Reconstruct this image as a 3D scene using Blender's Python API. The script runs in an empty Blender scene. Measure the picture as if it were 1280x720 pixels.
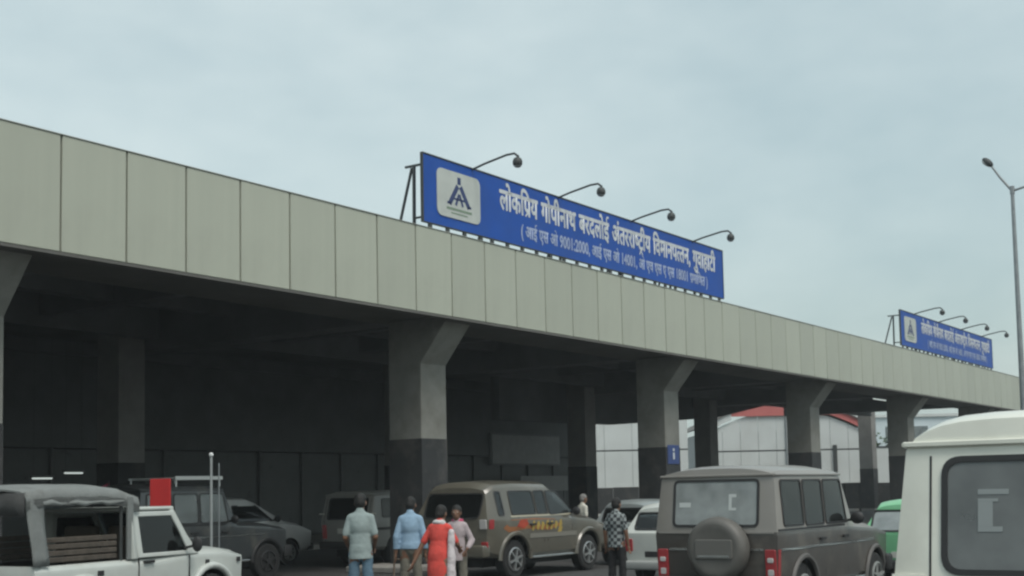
import bpy, bmesh, math, random
from mathutils import Vector, Matrix
R = math.radians
random.seed(7)
sc = bpy.context.scene
COL = sc.collection

# ------------------------------------------------------------------ camera
def make_camera():
    pitch = math.atan(128.0 / 1600.0); roll = R(1.15)
    fw = Vector((0, math.cos(pitch), math.sin(pitch))); up0 = Vector((0, -math.sin(pitch), math.cos(pitch)))
    rt0 = Vector((1, 0, 0))
    rt = rt0 * math.cos(roll) - up0 * math.sin(roll)
    up = up0 * math.cos(roll) + rt0 * math.sin(roll)
    cd = bpy.data.cameras.new('camera'); co = bpy.data.objects.new('camera', cd); COL.objects.link(co)
    m = Matrix((rt, up, -fw)).transposed().to_4x4(); m.translation = Vector((0, 0, 1.7)); co.matrix_world = m
    cd.sensor_width = 36.0; cd.lens = 1600.0 / 1280.0 * 36.0; cd.shift_y = 125.0 / 1280.0
    cd.clip_start = 0.1; cd.clip_end = 5000
    sc.camera = co
make_camera()

# ------------------------------------------------------------------ sky and sun
SUN_EL, SUN_AZ = 57.0, 146.0       # azimuth from +Y towards +X
world = bpy.data.worlds.new('World'); sc.world = world; world.use_nodes = True
nt = world.node_tree; N = nt.nodes; L = nt.links
bg = N['Background']; bg.inputs['Strength'].default_value = 0.1
sky = N.new('ShaderNodeTexSky'); sky.sky_type = 'NISHITA'; sky.sun_disc = False
sky.sun_elevation = R(SUN_EL); sky.sun_rotation = R(SUN_AZ); sky.air_density = 1.3; sky.dust_density = 4.0; sky.ozone_density = 1.5
tc = N.new('ShaderNodeTexCoord'); mp = N.new('ShaderNodeMapping'); mp.inputs['Scale'].default_value = (1, 1, 2.2); mp.inputs['Location'].default_value = (1.092, -2.45, 0.707)
nz = N.new('ShaderNodeTexNoise'); nz.inputs['Scale'].default_value = 1.5; nz.inputs['Detail'].default_value = 5; nz.inputs['Roughness'].default_value = 0.62
L.new(tc.outputs['Generated'], mp.inputs['Vector']); L.new(mp.outputs['Vector'], nz.inputs['Vector'])
cr = N.new('ShaderNodeValToRGB'); cr.color_ramp.elements[0].position = 0.38; cr.color_ramp.elements[0].color = (0.62, 0.79, 0.79, 1)
cr.color_ramp.elements[1].position = 0.63; cr.color_ramp.elements[1].color = (0.93, 1.07, 1.03, 1)
L.new(nz.outputs['Fac'], cr.inputs['Fac'])
sc_ = N.new('ShaderNodeVectorMath'); sc_.operation = 'SCALE'; sc_.inputs['Scale'].default_value = 8.7
L.new(cr.outputs['Color'], sc_.inputs[0])
mx = N.new('ShaderNodeMix'); mx.data_type = 'RGBA'; mx.inputs['Factor'].default_value = 0.6
L.new(sky.outputs['Color'], mx.inputs['A']); L.new(sc_.outputs['Vector'], mx.inputs['B'])
L.new(mx.outputs['Result'], bg.inputs['Color'])

sd = bpy.data.lights.new('sun', 'SUN'); sd.energy = 1.5; sd.angle = R(25); sd.color = (1.0, 0.96, 0.9)
so = bpy.data.objects.new('sun', sd); COL.objects.link(so)
sdir = Vector((math.sin(R(SUN_AZ)) * math.cos(R(SUN_EL)), math.cos(R(SUN_AZ)) * math.cos(R(SUN_EL)), math.sin(R(SUN_EL))))
so.rotation_euler = sdir.to_track_quat('Z', 'Y').to_euler()
so.location = sdir * 60

sc.view_settings.view_transform = 'Standard'; sc.view_settings.look = 'None'
sc.view_settings.exposure = 0.15; sc.view_settings.gamma = 1.0
sc.render.engine = 'CYCLES'
sc.cycles.filter_width = 2.4
sc.cycles.max_bounces = 6

# ------------------------------------------------------------------ materials
MATS = {}
def mat(name, col, rough=0.6, metal=0.0, var=0.0, scale=8.0, bump=0.0, bscale=60.0, coat=0.0, dirt=None, emit=0.0, objvar=0.0, spec=0.5, streak=False):
    if name in MATS: return MATS[name]
    m = bpy.data.materials.new(name); m.use_nodes = True; t = m.node_tree; n = t.nodes; l = t.links
    b = n['Principled BSDF']
    b.inputs['Base Color'].default_value = (*col, 1); b.inputs['Roughness'].default_value = rough
    b.inputs['Metallic'].default_value = metal; b.inputs['Specular IOR Level'].default_value = spec
    if coat: b.inputs['Coat Weight'].default_value = coat; b.inputs['Coat Roughness'].default_value = 0.12
    if emit:
        b.inputs['Emission Color'].default_value = (*col, 1); b.inputs['Emission Strength'].default_value = emit
    out = None
    co = n.new('ShaderNodeTexCoord')
    if var > 0:
        vec = co.outputs['Object']
        if streak:
            mp = n.new('ShaderNodeMapping'); mp.inputs['Scale'].default_value = (6.0, 6.0, 0.35); l.new(vec, mp.inputs['Vector']); vec = mp.outputs['Vector']
        a = n.new('ShaderNodeTexNoise'); a.inputs['Scale'].default_value = scale; a.inputs['Detail'].default_value = 6; a.inputs['Roughness'].default_value = 0.6
        l.new(vec, a.inputs['Vector'])
        r = n.new('ShaderNodeMapRange'); r.inputs['From Min'].default_value = 0.3; r.inputs['From Max'].default_value = 0.7
        r.inputs['To Min'].default_value = 1 - var; r.inputs['To Max'].default_value = 1 + var
        l.new(a.outputs['Fac'], r.inputs['Value'])
        s = n.new('ShaderNodeVectorMath'); s.operation = 'SCALE'; s.inputs[0].default_value = col
        l.new(r.outputs['Result'], s.inputs['Scale']); out = s.outputs['Vector']
        rr = n.new('ShaderNodeMapRange'); rr.inputs['To Min'].default_value = max(0.03, rough - 0.1); rr.inputs['To Max'].default_value = min(1, rough + 0.12)
        l.new(a.outputs['Fac'], rr.inputs['Value']); l.new(rr.outputs['Result'], b.inputs['Roughness'])
    if objvar > 0:
        oi = n.new('ShaderNodeObjectInfo'); r2 = n.new('ShaderNodeMapRange'); r2.inputs['To Min'].default_value = 1 - objvar; r2.inputs['To Max'].default_value = 1 + objvar
        l.new(oi.outputs['Random'], r2.inputs['Value'])
        s2 = n.new('ShaderNodeVectorMath'); s2.operation = 'SCALE'
        if out: l.new(out, s2.inputs[0])
        else: s2.inputs[0].default_value = col
        l.new(r2.outputs['Result'], s2.inputs['Scale']); out = s2.outputs['Vector']
    if dirt:
        d = n.new('ShaderNodeTexNoise'); d.inputs['Scale'].default_value = dirt[1]; d.inputs['Detail'].default_value = 8; d.inputs['Roughness'].default_value = 0.65
        l.new(co.outputs['Object'], d.inputs['Vector'])
        rp = n.new('ShaderNodeMapRange'); rp.inputs['From Min'].default_value = 0.5; rp.inputs['From Max'].default_value = 0.72; rp.inputs['To Max'].default_value = dirt[2]
        l.new(d.outputs['Fac'], rp.inputs['Value'])
        x = n.new('ShaderNodeMix'); x.data_type = 'RGBA'; l.new(rp.outputs['Result'], x.inputs['Factor'])
        if out: l.new(out, x.inputs['A'])
        else: x.inputs['A'].default_value = (*col, 1)
        x.inputs['B'].default_value = (*dirt[0], 1); out = x.outputs['Result']
    if out: l.new(out, b.inputs['Base Color'])
    if bump > 0:
        bn = n.new('ShaderNodeTexNoise'); bn.inputs['Scale'].default_value = bscale; bn.inputs['Detail'].default_value = 4
        l.new(co.outputs['Object'], bn.inputs['Vector'])
        bp = n.new('ShaderNodeBump'); bp.inputs['Strength'].default_value = bump; bp.inputs['Distance'].default_value = 0.02
        l.new(bn.outputs['Fac'], bp.inputs['Height']); l.new(bp.outputs['Normal'], b.inputs['Normal'])
    MATS[name] = m
    return m

DUST = (0.30, 0.27, 0.22)
def paint(name, col, rough=0.38, coat=0.5, dust=0.35, metal=0.0):
    return mat(name, col, rough, metal, 0.05, 3.0, coat=coat, dirt=(DUST, 2.2, dust))
asphalt = mat('asphalt', (0.055, 0.055, 0.055), 0.9, 0, 0.25, 3.0, 0.4, 120, dirt=((0.11, 0.10, 0.09), 0.6, 0.5))
concrete = mat('concrete', (0.235, 0.236, 0.215), 0.9, 0, 0.12, 2.2, 0.25, 40, dirt=((0.15, 0.14, 0.12), 1.3, 0.6), spec=0.2)
inner_concrete = mat('inner_concrete', (0.25, 0.245, 0.235), 0.9, 0, 0.15, 1.5, 0.2, 40)
kerb_m = mat('kerb_concrete', (0.30, 0.29, 0.27), 0.9, 0, 0.2, 3.0, 0.3, 40)
black_paint = mat('charcoal_paint', (0.03, 0.032, 0.034), 0.8, 0, 0.25, 2.0, 0.1, 30, dirt=((0.12, 0.11, 0.10), 1.6, 0.5))
panel_m = mat('fascia_panel', (0.415, 0.435, 0.36), 0.42, 0, 0.03, 1.0, 0.0, 10, objvar=0.045, dirt=((0.34, 0.345, 0.29), 0.7, 0.35), streak=True)
joint_m = mat('joint_sealant', (0.17, 0.17, 0.145), 0.8)
trim_m = mat('metal_trim', (0.36, 0.37, 0.33), 0.5, 0, 0.1, 2.0)
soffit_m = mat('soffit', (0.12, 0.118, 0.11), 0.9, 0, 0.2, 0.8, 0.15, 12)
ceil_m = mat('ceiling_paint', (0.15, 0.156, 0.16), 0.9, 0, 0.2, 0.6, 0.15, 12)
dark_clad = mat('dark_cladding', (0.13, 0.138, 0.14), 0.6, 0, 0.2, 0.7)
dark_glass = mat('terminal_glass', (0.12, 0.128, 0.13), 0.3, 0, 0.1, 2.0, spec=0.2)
alu = mat('aluminium', (0.20, 0.21, 0.21), 0.55, 0.2, 0.1, 5)
board_grey = mat('grey_board', (0.42, 0.43, 0.43), 0.7, 0, 0.1, 3)
sign_blue = mat('sign_blue', (0.009, 0.075, 0.37), 0.5, 0, 0.10, 1.2, dirt=((0.03, 0.10, 0.35), 1.5, 0.4), spec=0.3)
sign_white = mat('sign_white', (0.60, 0.63, 0.66), 0.6, 0, 0.12, 3.0)
sign_white_dim = mat('sign_white_small', (0.36, 0.43, 0.62), 0.6, 0, 0.15, 3.0)
plate_m = mat('logo_plate', (0.50, 0.53, 0.50), 0.55, 0, 0.10, 2.0)
logo_blue = mat('logo_blue', (0.03, 0.05, 0.15), 0.6)
logo_green = mat('logo_green', (0.20, 0.27, 0.20), 0.6)
steel_dark = mat('dark_steel', (0.06, 0.065, 0.065), 0.55, 0.3, 0.2, 6)
steel_grey = mat('galvanised_steel', (0.28, 0.30, 0.31), 0.5, 0.5, 0.15, 6)
lamp_glass = mat('lamp_glass', (0.45, 0.47, 0.46), 0.25)
rubber = mat('tyre_rubber', (0.022, 0.022, 0.022), 0.85, 0, 0.2, 10, 0.2, 80)
black_plastic = mat('black_plastic', (0.025, 0.025, 0.026), 0.55, 0, 0.15, 8)
rim_m = mat('alloy_rim', (0.42, 0.43, 0.43), 0.35, 0.7, 0.1, 12)
steel_rim = mat('painted_steel_rim', (0.30, 0.31, 0.30), 0.45, 0.3, 0.1, 12)
chrome = mat('bright_trim', (0.55, 0.56, 0.55), 0.25, 0.9)
tail_red = mat('tail_lamp_red', (0.36, 0.04, 0.045), 0.25, coat=0.6)
tail_clear = mat('lamp_clear', (0.55, 0.53, 0.52), 0.2, coat=0.6)
amber = mat('indicator_amber', (0.5, 0.2, 0.03), 0.3, coat=0.5)
def glass(name, tint, dust, fac, rough=0.03):
    m = bpy.data.materials.new(name); m.use_nodes = True; t = m.node_tree; n = t.nodes; l = t.links; n.remove(n['Principled BSDF'])
    tr = n.new('ShaderNodeBsdfTransparent'); tr.inputs['Color'].default_value = (*tint, 1)
    gl = n.new('ShaderNodeBsdfGlossy'); gl.inputs['Roughness'].default_value = rough
    fr = n.new('ShaderNodeFresnel'); fr.inputs['IOR'].default_value = 1.6
    m1 = n.new('ShaderNodeMixShader'); l.new(fr.outputs[0], m1.inputs[0]); l.new(tr.outputs[0], m1.inputs[1]); l.new(gl.outputs[0], m1.inputs[2])
    df = n.new('ShaderNodeBsdfDiffuse'); df.inputs['Color'].default_value = (*dust, 1)
    co = n.new('ShaderNodeTexCoord'); nz_ = n.new('ShaderNodeTexNoise'); nz_.inputs['Scale'].default_value = 2.5; nz_.inputs['Detail'].default_value = 6; l.new(co.outputs['Object'], nz_.inputs['Vector'])
    mr = n.new('ShaderNodeMapRange'); mr.inputs['From Min'].default_value = .3; mr.inputs['From Max'].default_value = .7; mr.inputs['To Min'].default_value = fac * .65; mr.inputs['To Max'].default_value = min(1, fac * 1.35); l.new(nz_.outputs['Fac'], mr.inputs['Value'])
    m2 = n.new('ShaderNodeMixShader'); l.new(mr.outputs['Result'], m2.inputs[0]); l.new(m1.outputs[0], m2.inputs[1]); l.new(df.outputs[0], m2.inputs[2]); l.new(m2.outputs[0], n['Material Output'].inputs['Surface'])
    MATS[name] = m; return m
glass_dark = glass('glass_dark', (.42, .45, .45), (.10, .11, .11), .05)
glass_mid = glass('glass_clear', (.80, .84, .83), (.34, .38, .38), .035)
glass_van = glass('glass_van_rear', (.55, .58, .58), (.28, .30, .30), .5)
glass_bol = glass('glass_wagon_rear', (.62, .65, .65), (.50, .54, .54), .5)
cabin_m = mat('cabin_lining', (0.045, 0.045, 0.045), 0.85, 0, 0.1, 4)
glass_pale = glass('glass_pale', (.72, .77, .78), (.45, .5, .5), .28)
white_decal = mat('pale_sticker', (0.26, 0.285, 0.285), 0.5)  # flat pale tone standing in for a reflection in the rear glass
number_plate = mat('number_plate', (0.55, 0.55, 0.5), 0.5)
skin_m = mat('skin', (0.20, 0.105, 0.065), 0.55, 0, 0.08, 12)
hair_m = mat('hair_black', (0.012, 0.011, 0.010), 0.6, 0, 0.2, 30, 0.6, 90)
hair_grey = mat('hair_grey', (0.22, 0.21, 0.20), 0.7, 0, 0.2, 30, 0.6, 90)
shoe_m = mat('shoe_leather', (0.025, 0.02, 0.017), 0.5)
canvas_m = mat('canvas_grey', (0.20, 0.215, 0.21), 0.9, 0, 0.14, 3.0, 0.35, 22, dirt=((0.14, 0.14, 0.13), 2.0, 0.6))
seat_m = mat('brown_seat', (0.085, 0.068, 0.052), 0.8, 0, 0.2, 5, 0.3, 30)
hoard_m = mat('white_sheet', (0.58, 0.61, 0.60), 0.6, 0, 0.07, 0.5, dirt=((0.45, 0.45, 0.42), 0.35, 0.4))
red_roof = mat('red_sheet', (0.50, 0.14, 0.13), 0.6, 0, 0.1, 0.5)
grey_roof = mat('grey_sheet', (0.14, 0.13, 0.12), 0.7, 0, 0.2, 0.6)
leaf_m = mat('foliage', (0.05, 0.09, 0.035), 0.7, 0, 0.35, 1.2)
bark_m = mat('bark', (0.10, 0.075, 0.05), 0.9, 0, 0.2, 4)
red_board_m = mat('red_board', (0.50, 0.022, 0.022), 0.5, 0, 0.08, 4)
pink_m = mat('pink_cloth', (0.45, 0.06, 0.13), 0.8, 0, 0.1, 6)
tube_lit = mat('lit_tube', (0.85, 0.95, 0.9), 0.4, emit=0.55)
blue_notice = mat('blue_notice', (0.03, 0.06, 0.20), 0.5, 0, 0.15, 6)

# ------------------------------------------------------------------ mesh helpers
class MB:
    def __init__(s): s.v = []; s.f = []; s.mi = []
    def _add(s, vs, fs, mi=0):
        o = len(s.v); s.v += [tuple(p) for p in vs]
        for f in fs: s.f.append(tuple(i + o for i in f)); s.mi.append(mi)
    def box(s, c, d, mi=0, mx=None):
        x, y, z = [k / 2 for k in d]
        vs = [Vector((sx * x, sy * y, sz * z)) for sx in (-1, 1) for sy in (-1, 1) for sz in (-1, 1)]
        if mx is not None: vs = [mx @ p for p in vs]
        c = Vector(c); vs = [p + c for p in vs]
        s._add(vs, [(0, 1, 3, 2), (4, 6, 7, 5), (0, 4, 5, 1), (2, 3, 7, 6), (0, 2, 6, 4), (1, 5, 7, 3)], mi)
        return s
    def bb(s, x0, x1, y0, y1, z0, z1, mi=0):
        return s.box(((x0 + x1) / 2, (y0 + y1) / 2, (z0 + z1) / 2), (x1 - x0, y1 - y0, z1 - z0), mi)
    def bar(s, p, q, w, h=None, mi=0):
        h = w if h is None else h
        p = Vector(p); q = Vector(q); d = q - p
        mx = d.to_track_quat('X', 'Z').to_matrix()
        return s.box((p + q) / 2, (d.length, w, h), mi, mx)
    def tube(s, pts, rad, seg=8, mi=0, ell=None):
        pts = [Vector(p) for p in pts]; n = len(pts)
        rad = [rad] * n if not isinstance(rad, (list, tuple)) else rad
        rings = []; ref = None
        for i in range(n):
            d = (pts[min(i + 1, n - 1)] - pts[max(i - 1, 0)]).normalized()
            if ref is None: ref = Vector((0, 0, 1)) if abs(d.z) < 0.9 else Vector((1, 0, 0))
            a = (ref - d * ref.dot(d)).normalized(); b = d.cross(a); ref = a
            rings.append([pts[i] + (a * math.cos(t) + b * math.sin(t)) * rad[i] for t in [2 * math.pi * k / seg for k in range(seg)]])
        vs = [p for r in rings for p in r]; fs = []
        for i in range(n - 1):
            for k in range(seg):
                k2 = (k + 1) % seg; fs.append((i * seg + k, i * seg + k2, (i + 1) * seg + k2, (i + 1) * seg + k))
        fs.append(tuple(range(seg - 1, -1, -1))); fs.append(tuple((n - 1) * seg + k for k in range(seg)))
        s._add(vs, fs, mi); return s
    def capsule(s, p, q, r0, r1, seg=12, mi=0):
        p = Vector(p); q = Vector(q); d = (q - p); ln = d.length; d = d / ln
        pts = []; rr = []
        for k in range(5):
            a = math.pi / 2 * k / 4.0; pts.append(p - d * r0 * math.cos(a)); rr.append(max(0.001, r0 * math.sin(a)))
        for k in range(5):
            a = math.pi / 2 * k / 4.0; pts.append(q + d * r1 * math.sin(a)); rr.append(max(0.001, r1 * math.cos(a)))
        return s.tube(pts, rr, seg, mi)
    def ellipsoid(s, c, r, seg=16, rings=10, mi=0, mx=None):
        c = Vector(c); vs = []; fs = []
        for i in range(rings + 1):
            ph = math.pi * i / rings
            for k in range(seg):
                t = 2 * math.pi * k / seg
                p = Vector((r[0] * max(1e-3, math.sin(ph)) * math.cos(t), r[1] * max(1e-3, math.sin(ph)) * math.sin(t), r[2] * math.cos(ph)))
                if mx is not None: p = mx @ p
                vs.append(p + c)
        for i in range(rings):
            for k in range(seg):
                k2 = (k + 1) % seg; fs.append((i * seg + k, (i + 1) * seg + k, (i + 1) * seg + k2, i * seg + k2))
        fs.append(tuple(range(seg))); fs.append(tuple(rings * seg + k for k in range(seg - 1, -1, -1)))
        s._add(vs, fs, mi); return s
    def lathe(s, prof, c, axis='Y', seg=24, mi=0):          # prof: (radius, offset along axis)
        c = Vector(c); n = len(prof); vs = []; fs = []
        for (r, h) in prof:
            for k in range(seg):
                t = 2 * math.pi * k / seg
                if axis == 'Y': p = Vector((r * math.cos(t), h, r * math.sin(t)))
                elif axis == 'X': p = Vector((h, r * math.cos(t), r * math.sin(t)))
                else: p = Vector((r * math.cos(t), r * math.sin(t), h))
                vs.append(c + p)
        for i in range(n - 1):
            for k in range(seg):
                k2 = (k + 1) % seg; fs.append((i * seg + k, i * seg + k2, (i + 1) * seg + k2, (i + 1) * seg + k))
        fs.append(tuple(range(seg - 1, -1, -1))); fs.append(tuple((n - 1) * seg + k for k in range(seg)))
        s._add(vs, fs, mi); return s
    def prism(s, front, back, mi=0):                         # two matching loops
        n = len(front); vs = list(front) + list(back)
        fs = [tuple(range(n)), tuple(range(2 * n - 1, n - 1, -1))]
        for k in range(n): fs.append((k, k + n, (k + 1) % n + n, (k + 1) % n))
        s._add(vs, fs, mi); return s
    def bm(s):
        b = bmesh.new(); vs = [b.verts.new(p) for p in s.v]
        for f, mi in zip(s.f, s.mi):
            try: fc = b.faces.new([vs[i] for i in f]); fc.material_index = mi
            except ValueError: pass
        bmesh.ops.recalc_face_normals(b, faces=b.faces); return b
    def mesh(s, name, bevel=0.0, seg=2, smooth=None, bang=35):
        b = s.bm()
        if bevel > 0:
            es = [e for e in b.edges if len(e.link_faces) == 2 and e.calc_face_angle(0) > R(bang)]
            bmesh.ops.bevel(b, geom=es, offset=bevel, segments=seg, affect='EDGES', profile=0.5, clamp_overlap=True)
        me = bpy.data.meshes.new(name); b.to_mesh(me); b.free()
        if smooth:
            me.polygons.foreach_set('use_smooth', [True] * len(me.polygons)); me.set_sharp_from_angle(angle=R(smooth))
        return me
    def build(s, name, m, parent=None, bevel=0.0, seg=2, smooth=None, bang=35):
        return link(name, s.mesh(name, bevel, seg, smooth, bang), m, parent)

def link(name, me, m, parent=None, loc=None):
    o = bpy.data.objects.new(name, me); COL.objects.link(o)
    if m is not None and len(me.materials) == 0:
        for k in (m if isinstance(m, (list, tuple)) else [m]): me.materials.append(k)
    if parent is not None: o.parent = parent
    if loc is not None: o.location = loc
    return o
def tag(o, label=None, cat=None, group=None, kind=None):
    if label: o['label'] = label
    if cat: o['category'] = cat
    if group: o['group'] = group
    if kind: o['kind'] = kind
    return o
def thing(name, label, cat, loc=(0, 0, 0), rotz=0.0, group=None):
    o = bpy.data.objects.new(name, None); COL.objects.link(o); o.empty_display_size = 0.3
    o.location = loc; o.rotation_euler = (0, 0, rotz)
    return tag(o, label, cat, group)
def copy_tree(o, parent=None):
    kids = list(o.children); c = o.copy(); COL.objects.link(c); c.parent = parent
    for k in kids: copy_tree(k, c)
    return c
def bake(me, mods):                                          # run modifiers once and keep the plain mesh
    o = bpy.data.objects.new('bake', me); COL.objects.link(o)
    for fn in mods: fn(o)
    dg = bpy.context.evaluated_depsgraph_get(); dg.update()
    out = bpy.data.meshes.new_from_object(o.evaluated_get(dg)); bpy.data.objects.remove(o)
    return out

# building frame: s along the frontage, d into the building, z up
TH = R(34.463); UX, UY = math.sin(TH), math.cos(TH)
ROT = math.pi / 2 - TH
def W(s, d, z=0.0): return Vector((UX * s - UY * d, UY * s + UX * d, z))

# ------------------------------------------------------------------ ground
g = MB(); g.bb(-500, 500, -500, 500, -0.5, 0.0); tag(g.build('ground', asphalt), kind='structure')
def frame_obj(name, mb, m, **k):
    o = mb.build(name, m, None, **k); o.rotation_euler = (0, 0, ROT); return o
p = MB(); p.bb(-40, 110, 27.6, 60, 0.0, 0.15); tag(frame_obj('pavement', p, kerb_m, bevel=0.02), kind='structure')
for k in range(-4, 5):
    c = 22.4 + 11.4 * k
    p = MB(); p.bb(c - 1.5, c + 1.5, 17.1, 18.8, 0.0, 0.14); tag(frame_obj('kerb_island', p, kerb_m, bevel=0.03), kind='structure')

# ------------------------------------------------------------------ canopy
S0, D0 = 42.0, 17.0
can = thing('terminal_canopy', 'long flat concrete canopy with beige panelled fascia over the pick-up lanes', 'canopy', W(S0, D0), ROT)
def LB(mb): mb.v = [(a - S0, b - D0, c) for (a, b, c) in mb.v]; return mb
FB, FT, FD, PW = 5.44, 7.255, 16.455, 1.2275
pm = MB(); pm.box((0, 0, 0), (PW - 0.034, 0.05, FT - FB - 0.014)); pme = pm.mesh('fascia_panel', bevel=0.008, seg=1); pme.materials.append(panel_m)
for k in range(-30, 53):
    o = link('fascia_panel', pme, None, can); s = 11.96 + PW * (k + 0.5)
    o.location = (s - S0, FD + 0.025 - D0, (FT + FB) / 2); o.rotation_euler = (R(random.uniform(-.25, .25)), 0, R(random.uniform(-.2, .2)))
SL, SR = 11.96 - 30 * PW, 11.96 + 53 * PW
b = MB(); b.bb(SL, SR, FD + 0.045, FD + 0.25, FB + 0.01, FT - 0.02); LB(b).build('fascia_backing', joint_m, can)
b = MB(); b.bb(SL, SR, FD - 0.02, FD + 0.40, FT - 0.006, FT + 0.012); LB(b).build('coping', trim_m, can, bevel=0.01)
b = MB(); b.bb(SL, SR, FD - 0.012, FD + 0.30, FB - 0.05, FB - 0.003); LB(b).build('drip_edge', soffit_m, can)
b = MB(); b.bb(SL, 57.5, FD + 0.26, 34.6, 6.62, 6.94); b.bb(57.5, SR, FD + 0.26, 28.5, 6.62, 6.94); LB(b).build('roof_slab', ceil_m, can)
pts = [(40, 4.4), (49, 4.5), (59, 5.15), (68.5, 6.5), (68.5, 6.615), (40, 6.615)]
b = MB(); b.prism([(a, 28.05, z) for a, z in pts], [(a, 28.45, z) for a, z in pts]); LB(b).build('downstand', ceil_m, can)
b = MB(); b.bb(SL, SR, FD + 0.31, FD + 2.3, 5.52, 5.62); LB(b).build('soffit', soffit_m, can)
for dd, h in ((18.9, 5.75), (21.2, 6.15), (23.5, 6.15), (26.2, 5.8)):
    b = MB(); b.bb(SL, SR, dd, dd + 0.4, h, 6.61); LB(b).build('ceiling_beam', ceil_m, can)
for k in range(-4, 5):
    c = 22.42 + 11.4 * k
    if c < SL or c > SR: continue
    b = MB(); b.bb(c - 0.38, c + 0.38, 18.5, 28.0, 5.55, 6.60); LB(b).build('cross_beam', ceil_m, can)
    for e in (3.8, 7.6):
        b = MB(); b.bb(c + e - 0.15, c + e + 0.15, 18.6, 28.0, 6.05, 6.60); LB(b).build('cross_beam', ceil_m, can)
# columns with flared heads
def column(c, d0, d1, hw, band):
    prof = [(d0, 0.14), (d0, 4.53), (16.76, 5.44), (16.76, 5.515), (d1, 5.515), (d1, 0.14)]
    b = MB(); b.prism([(c - hw, q[0], q[1]) for q in prof], [(c + hw, q[0], q[1]) for q in prof])
    o = LB(b).build('column', concrete, can, bevel=0.02)
    b = MB(); e = 0.006
    b.bb(c - hw - e, c + hw + e, d0 - e, d1 + e, 0.141, band); LB(b).build('painted_base', black_paint, o, bevel=0.01)
    return o
for k in range(-4, 5):
    c = 22.42 + 11.4 * k + (.24 if k == -1 else 0)
    o = column(c, 17.5, 18.42, 0.455, 2.88)
    if k in (-1, 1):
        b = MB(); b.bb(c - 0.36, c + 0.36, 17.478, 17.492, 2.38, 2.94); pl = LB(b).build('notice_plate', blue_notice, o, bevel=0.004, seg=1)
        pl['label'] = 'small blue notice plate fixed to the column'
        b = MB(); b.bb(c - 0.05, c + 0.05, 17.470, 17.4775, 2.52, 2.72); b.bb(c - 0.05, c + 0.05, 17.470, 17.4775, 2.76, 2.84); LB(b).build('pictogram', sign_white, o)
for k in range(-2, 7):
    c = 21.5 + 11.4 * k - 11.4
    b = MB(); b.bb(c - 0.42, c + 0.42, 26.6, 27.45, 0.0, 6.61); o = LB(b).build('inner_column', inner_concrete, can, bevel=0.02)
    b = MB(); b.bb(c - 0.426, c + 0.426, 26.594, 27.456, 0.151, 2.6); LB(b).build('painted_base', black_paint, o)

# ceiling lights (only those the photograph shows burning, and the dull fitting far right)
def ceiling_light(s, d, z, ln, lab, lit=True, hang=None):
    w = W(s, d, z); t = thing('ceiling_light', lab, 'light', w, ROT, 'tube lights under the canopy')
    MB().box((0, 0, 0.05), (ln, 0.16, 0.06)).build('housing', alu, t, bevel=0.01)
    MB().tube([(-ln / 2 + 0.04, 0, 0), (ln / 2 - 0.04, 0, 0)], 0.03, 8).build('tube', tube_lit if lit else white_decal, t)
    if hang:
        for sx in (-1, 1): MB().tube([(sx * ln * 0.4, 0, 0.08), (sx * ln * 0.4, 0, hang - z)], 0.003, 6).build('hanger', steel_dark, t)
ceiling_light(23.55, 33.2, 2.34, 0.75, 'glowing white tube light in the dark hall, the left one above the canvas top', hang=6.6)
ceiling_light(24.65, 33.2, 2.50, 0.72, 'glowing white tube light in the dark hall, the right one above the canvas top', hang=6.6)
ceiling_light(61.0, 20.2, 5.70, 2.6, 'long pale tube light under the ceiling near the far columns', hang=6.61)

# ------------------------------------------------------------------ terminal building behind the lanes
term = thing('terminal_building', 'dark glazed terminal front in deep shade behind the lanes', 'building', W(20, 34), ROT)
def LT(mb): mb.v = [(a - 20, b - 34, c) for (a, b, c) in mb.v]; return mb
TL, TR = -24.0, 57.0
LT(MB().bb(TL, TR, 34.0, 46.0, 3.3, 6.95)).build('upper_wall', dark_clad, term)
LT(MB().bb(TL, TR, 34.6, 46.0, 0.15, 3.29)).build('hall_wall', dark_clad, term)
LT(MB().bb(TR - 0.5, TR, 34.002, 34.598, 0.15, 3.299)).build('end_pier', dark_clad, term)
LT(MB().bb(TL, TR, 33.7, 33.99, 6.2, 6.6)).build('head_beam', ceil_m, term)
s = TL + 0.1
while s < TR - 2.2:
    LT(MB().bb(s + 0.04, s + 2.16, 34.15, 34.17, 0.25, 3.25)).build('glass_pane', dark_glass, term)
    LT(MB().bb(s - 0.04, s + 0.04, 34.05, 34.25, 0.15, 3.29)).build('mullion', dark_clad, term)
    s += 2.2
# dim boards on the terminal wall
t = thing('fascia_board', 'dim grey rectangular board on the shaded wall above the olive wagon', 'board', W(50.5, 33.95, 2.95), ROT)
MB().bb(-2.85, 2.85, -0.10, 0.0, 0.0, 1.32).build('board_face', board_grey, t, bevel=0.01)
MB().bb(-2.95, 2.95, -0.06, 0.02, -0.08, 1.40).build('board_frame', alu, t)
t = thing('notice_board', 'low dim grey board under the larger one on the shaded wall', 'board', W(51.0, 33.0, 0.15), ROT)
MB().bb(-2.4, 1.6, -0.05, 0.0, 1.5, 2.2).build('board_face', board_grey, t)
for x in (-2.2, -0.4, 1.4): MB().bb(x - 0.04, x + 0.04, 0.003, 0.06, 0.0, 2.2).build('post', alu, t)

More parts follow.
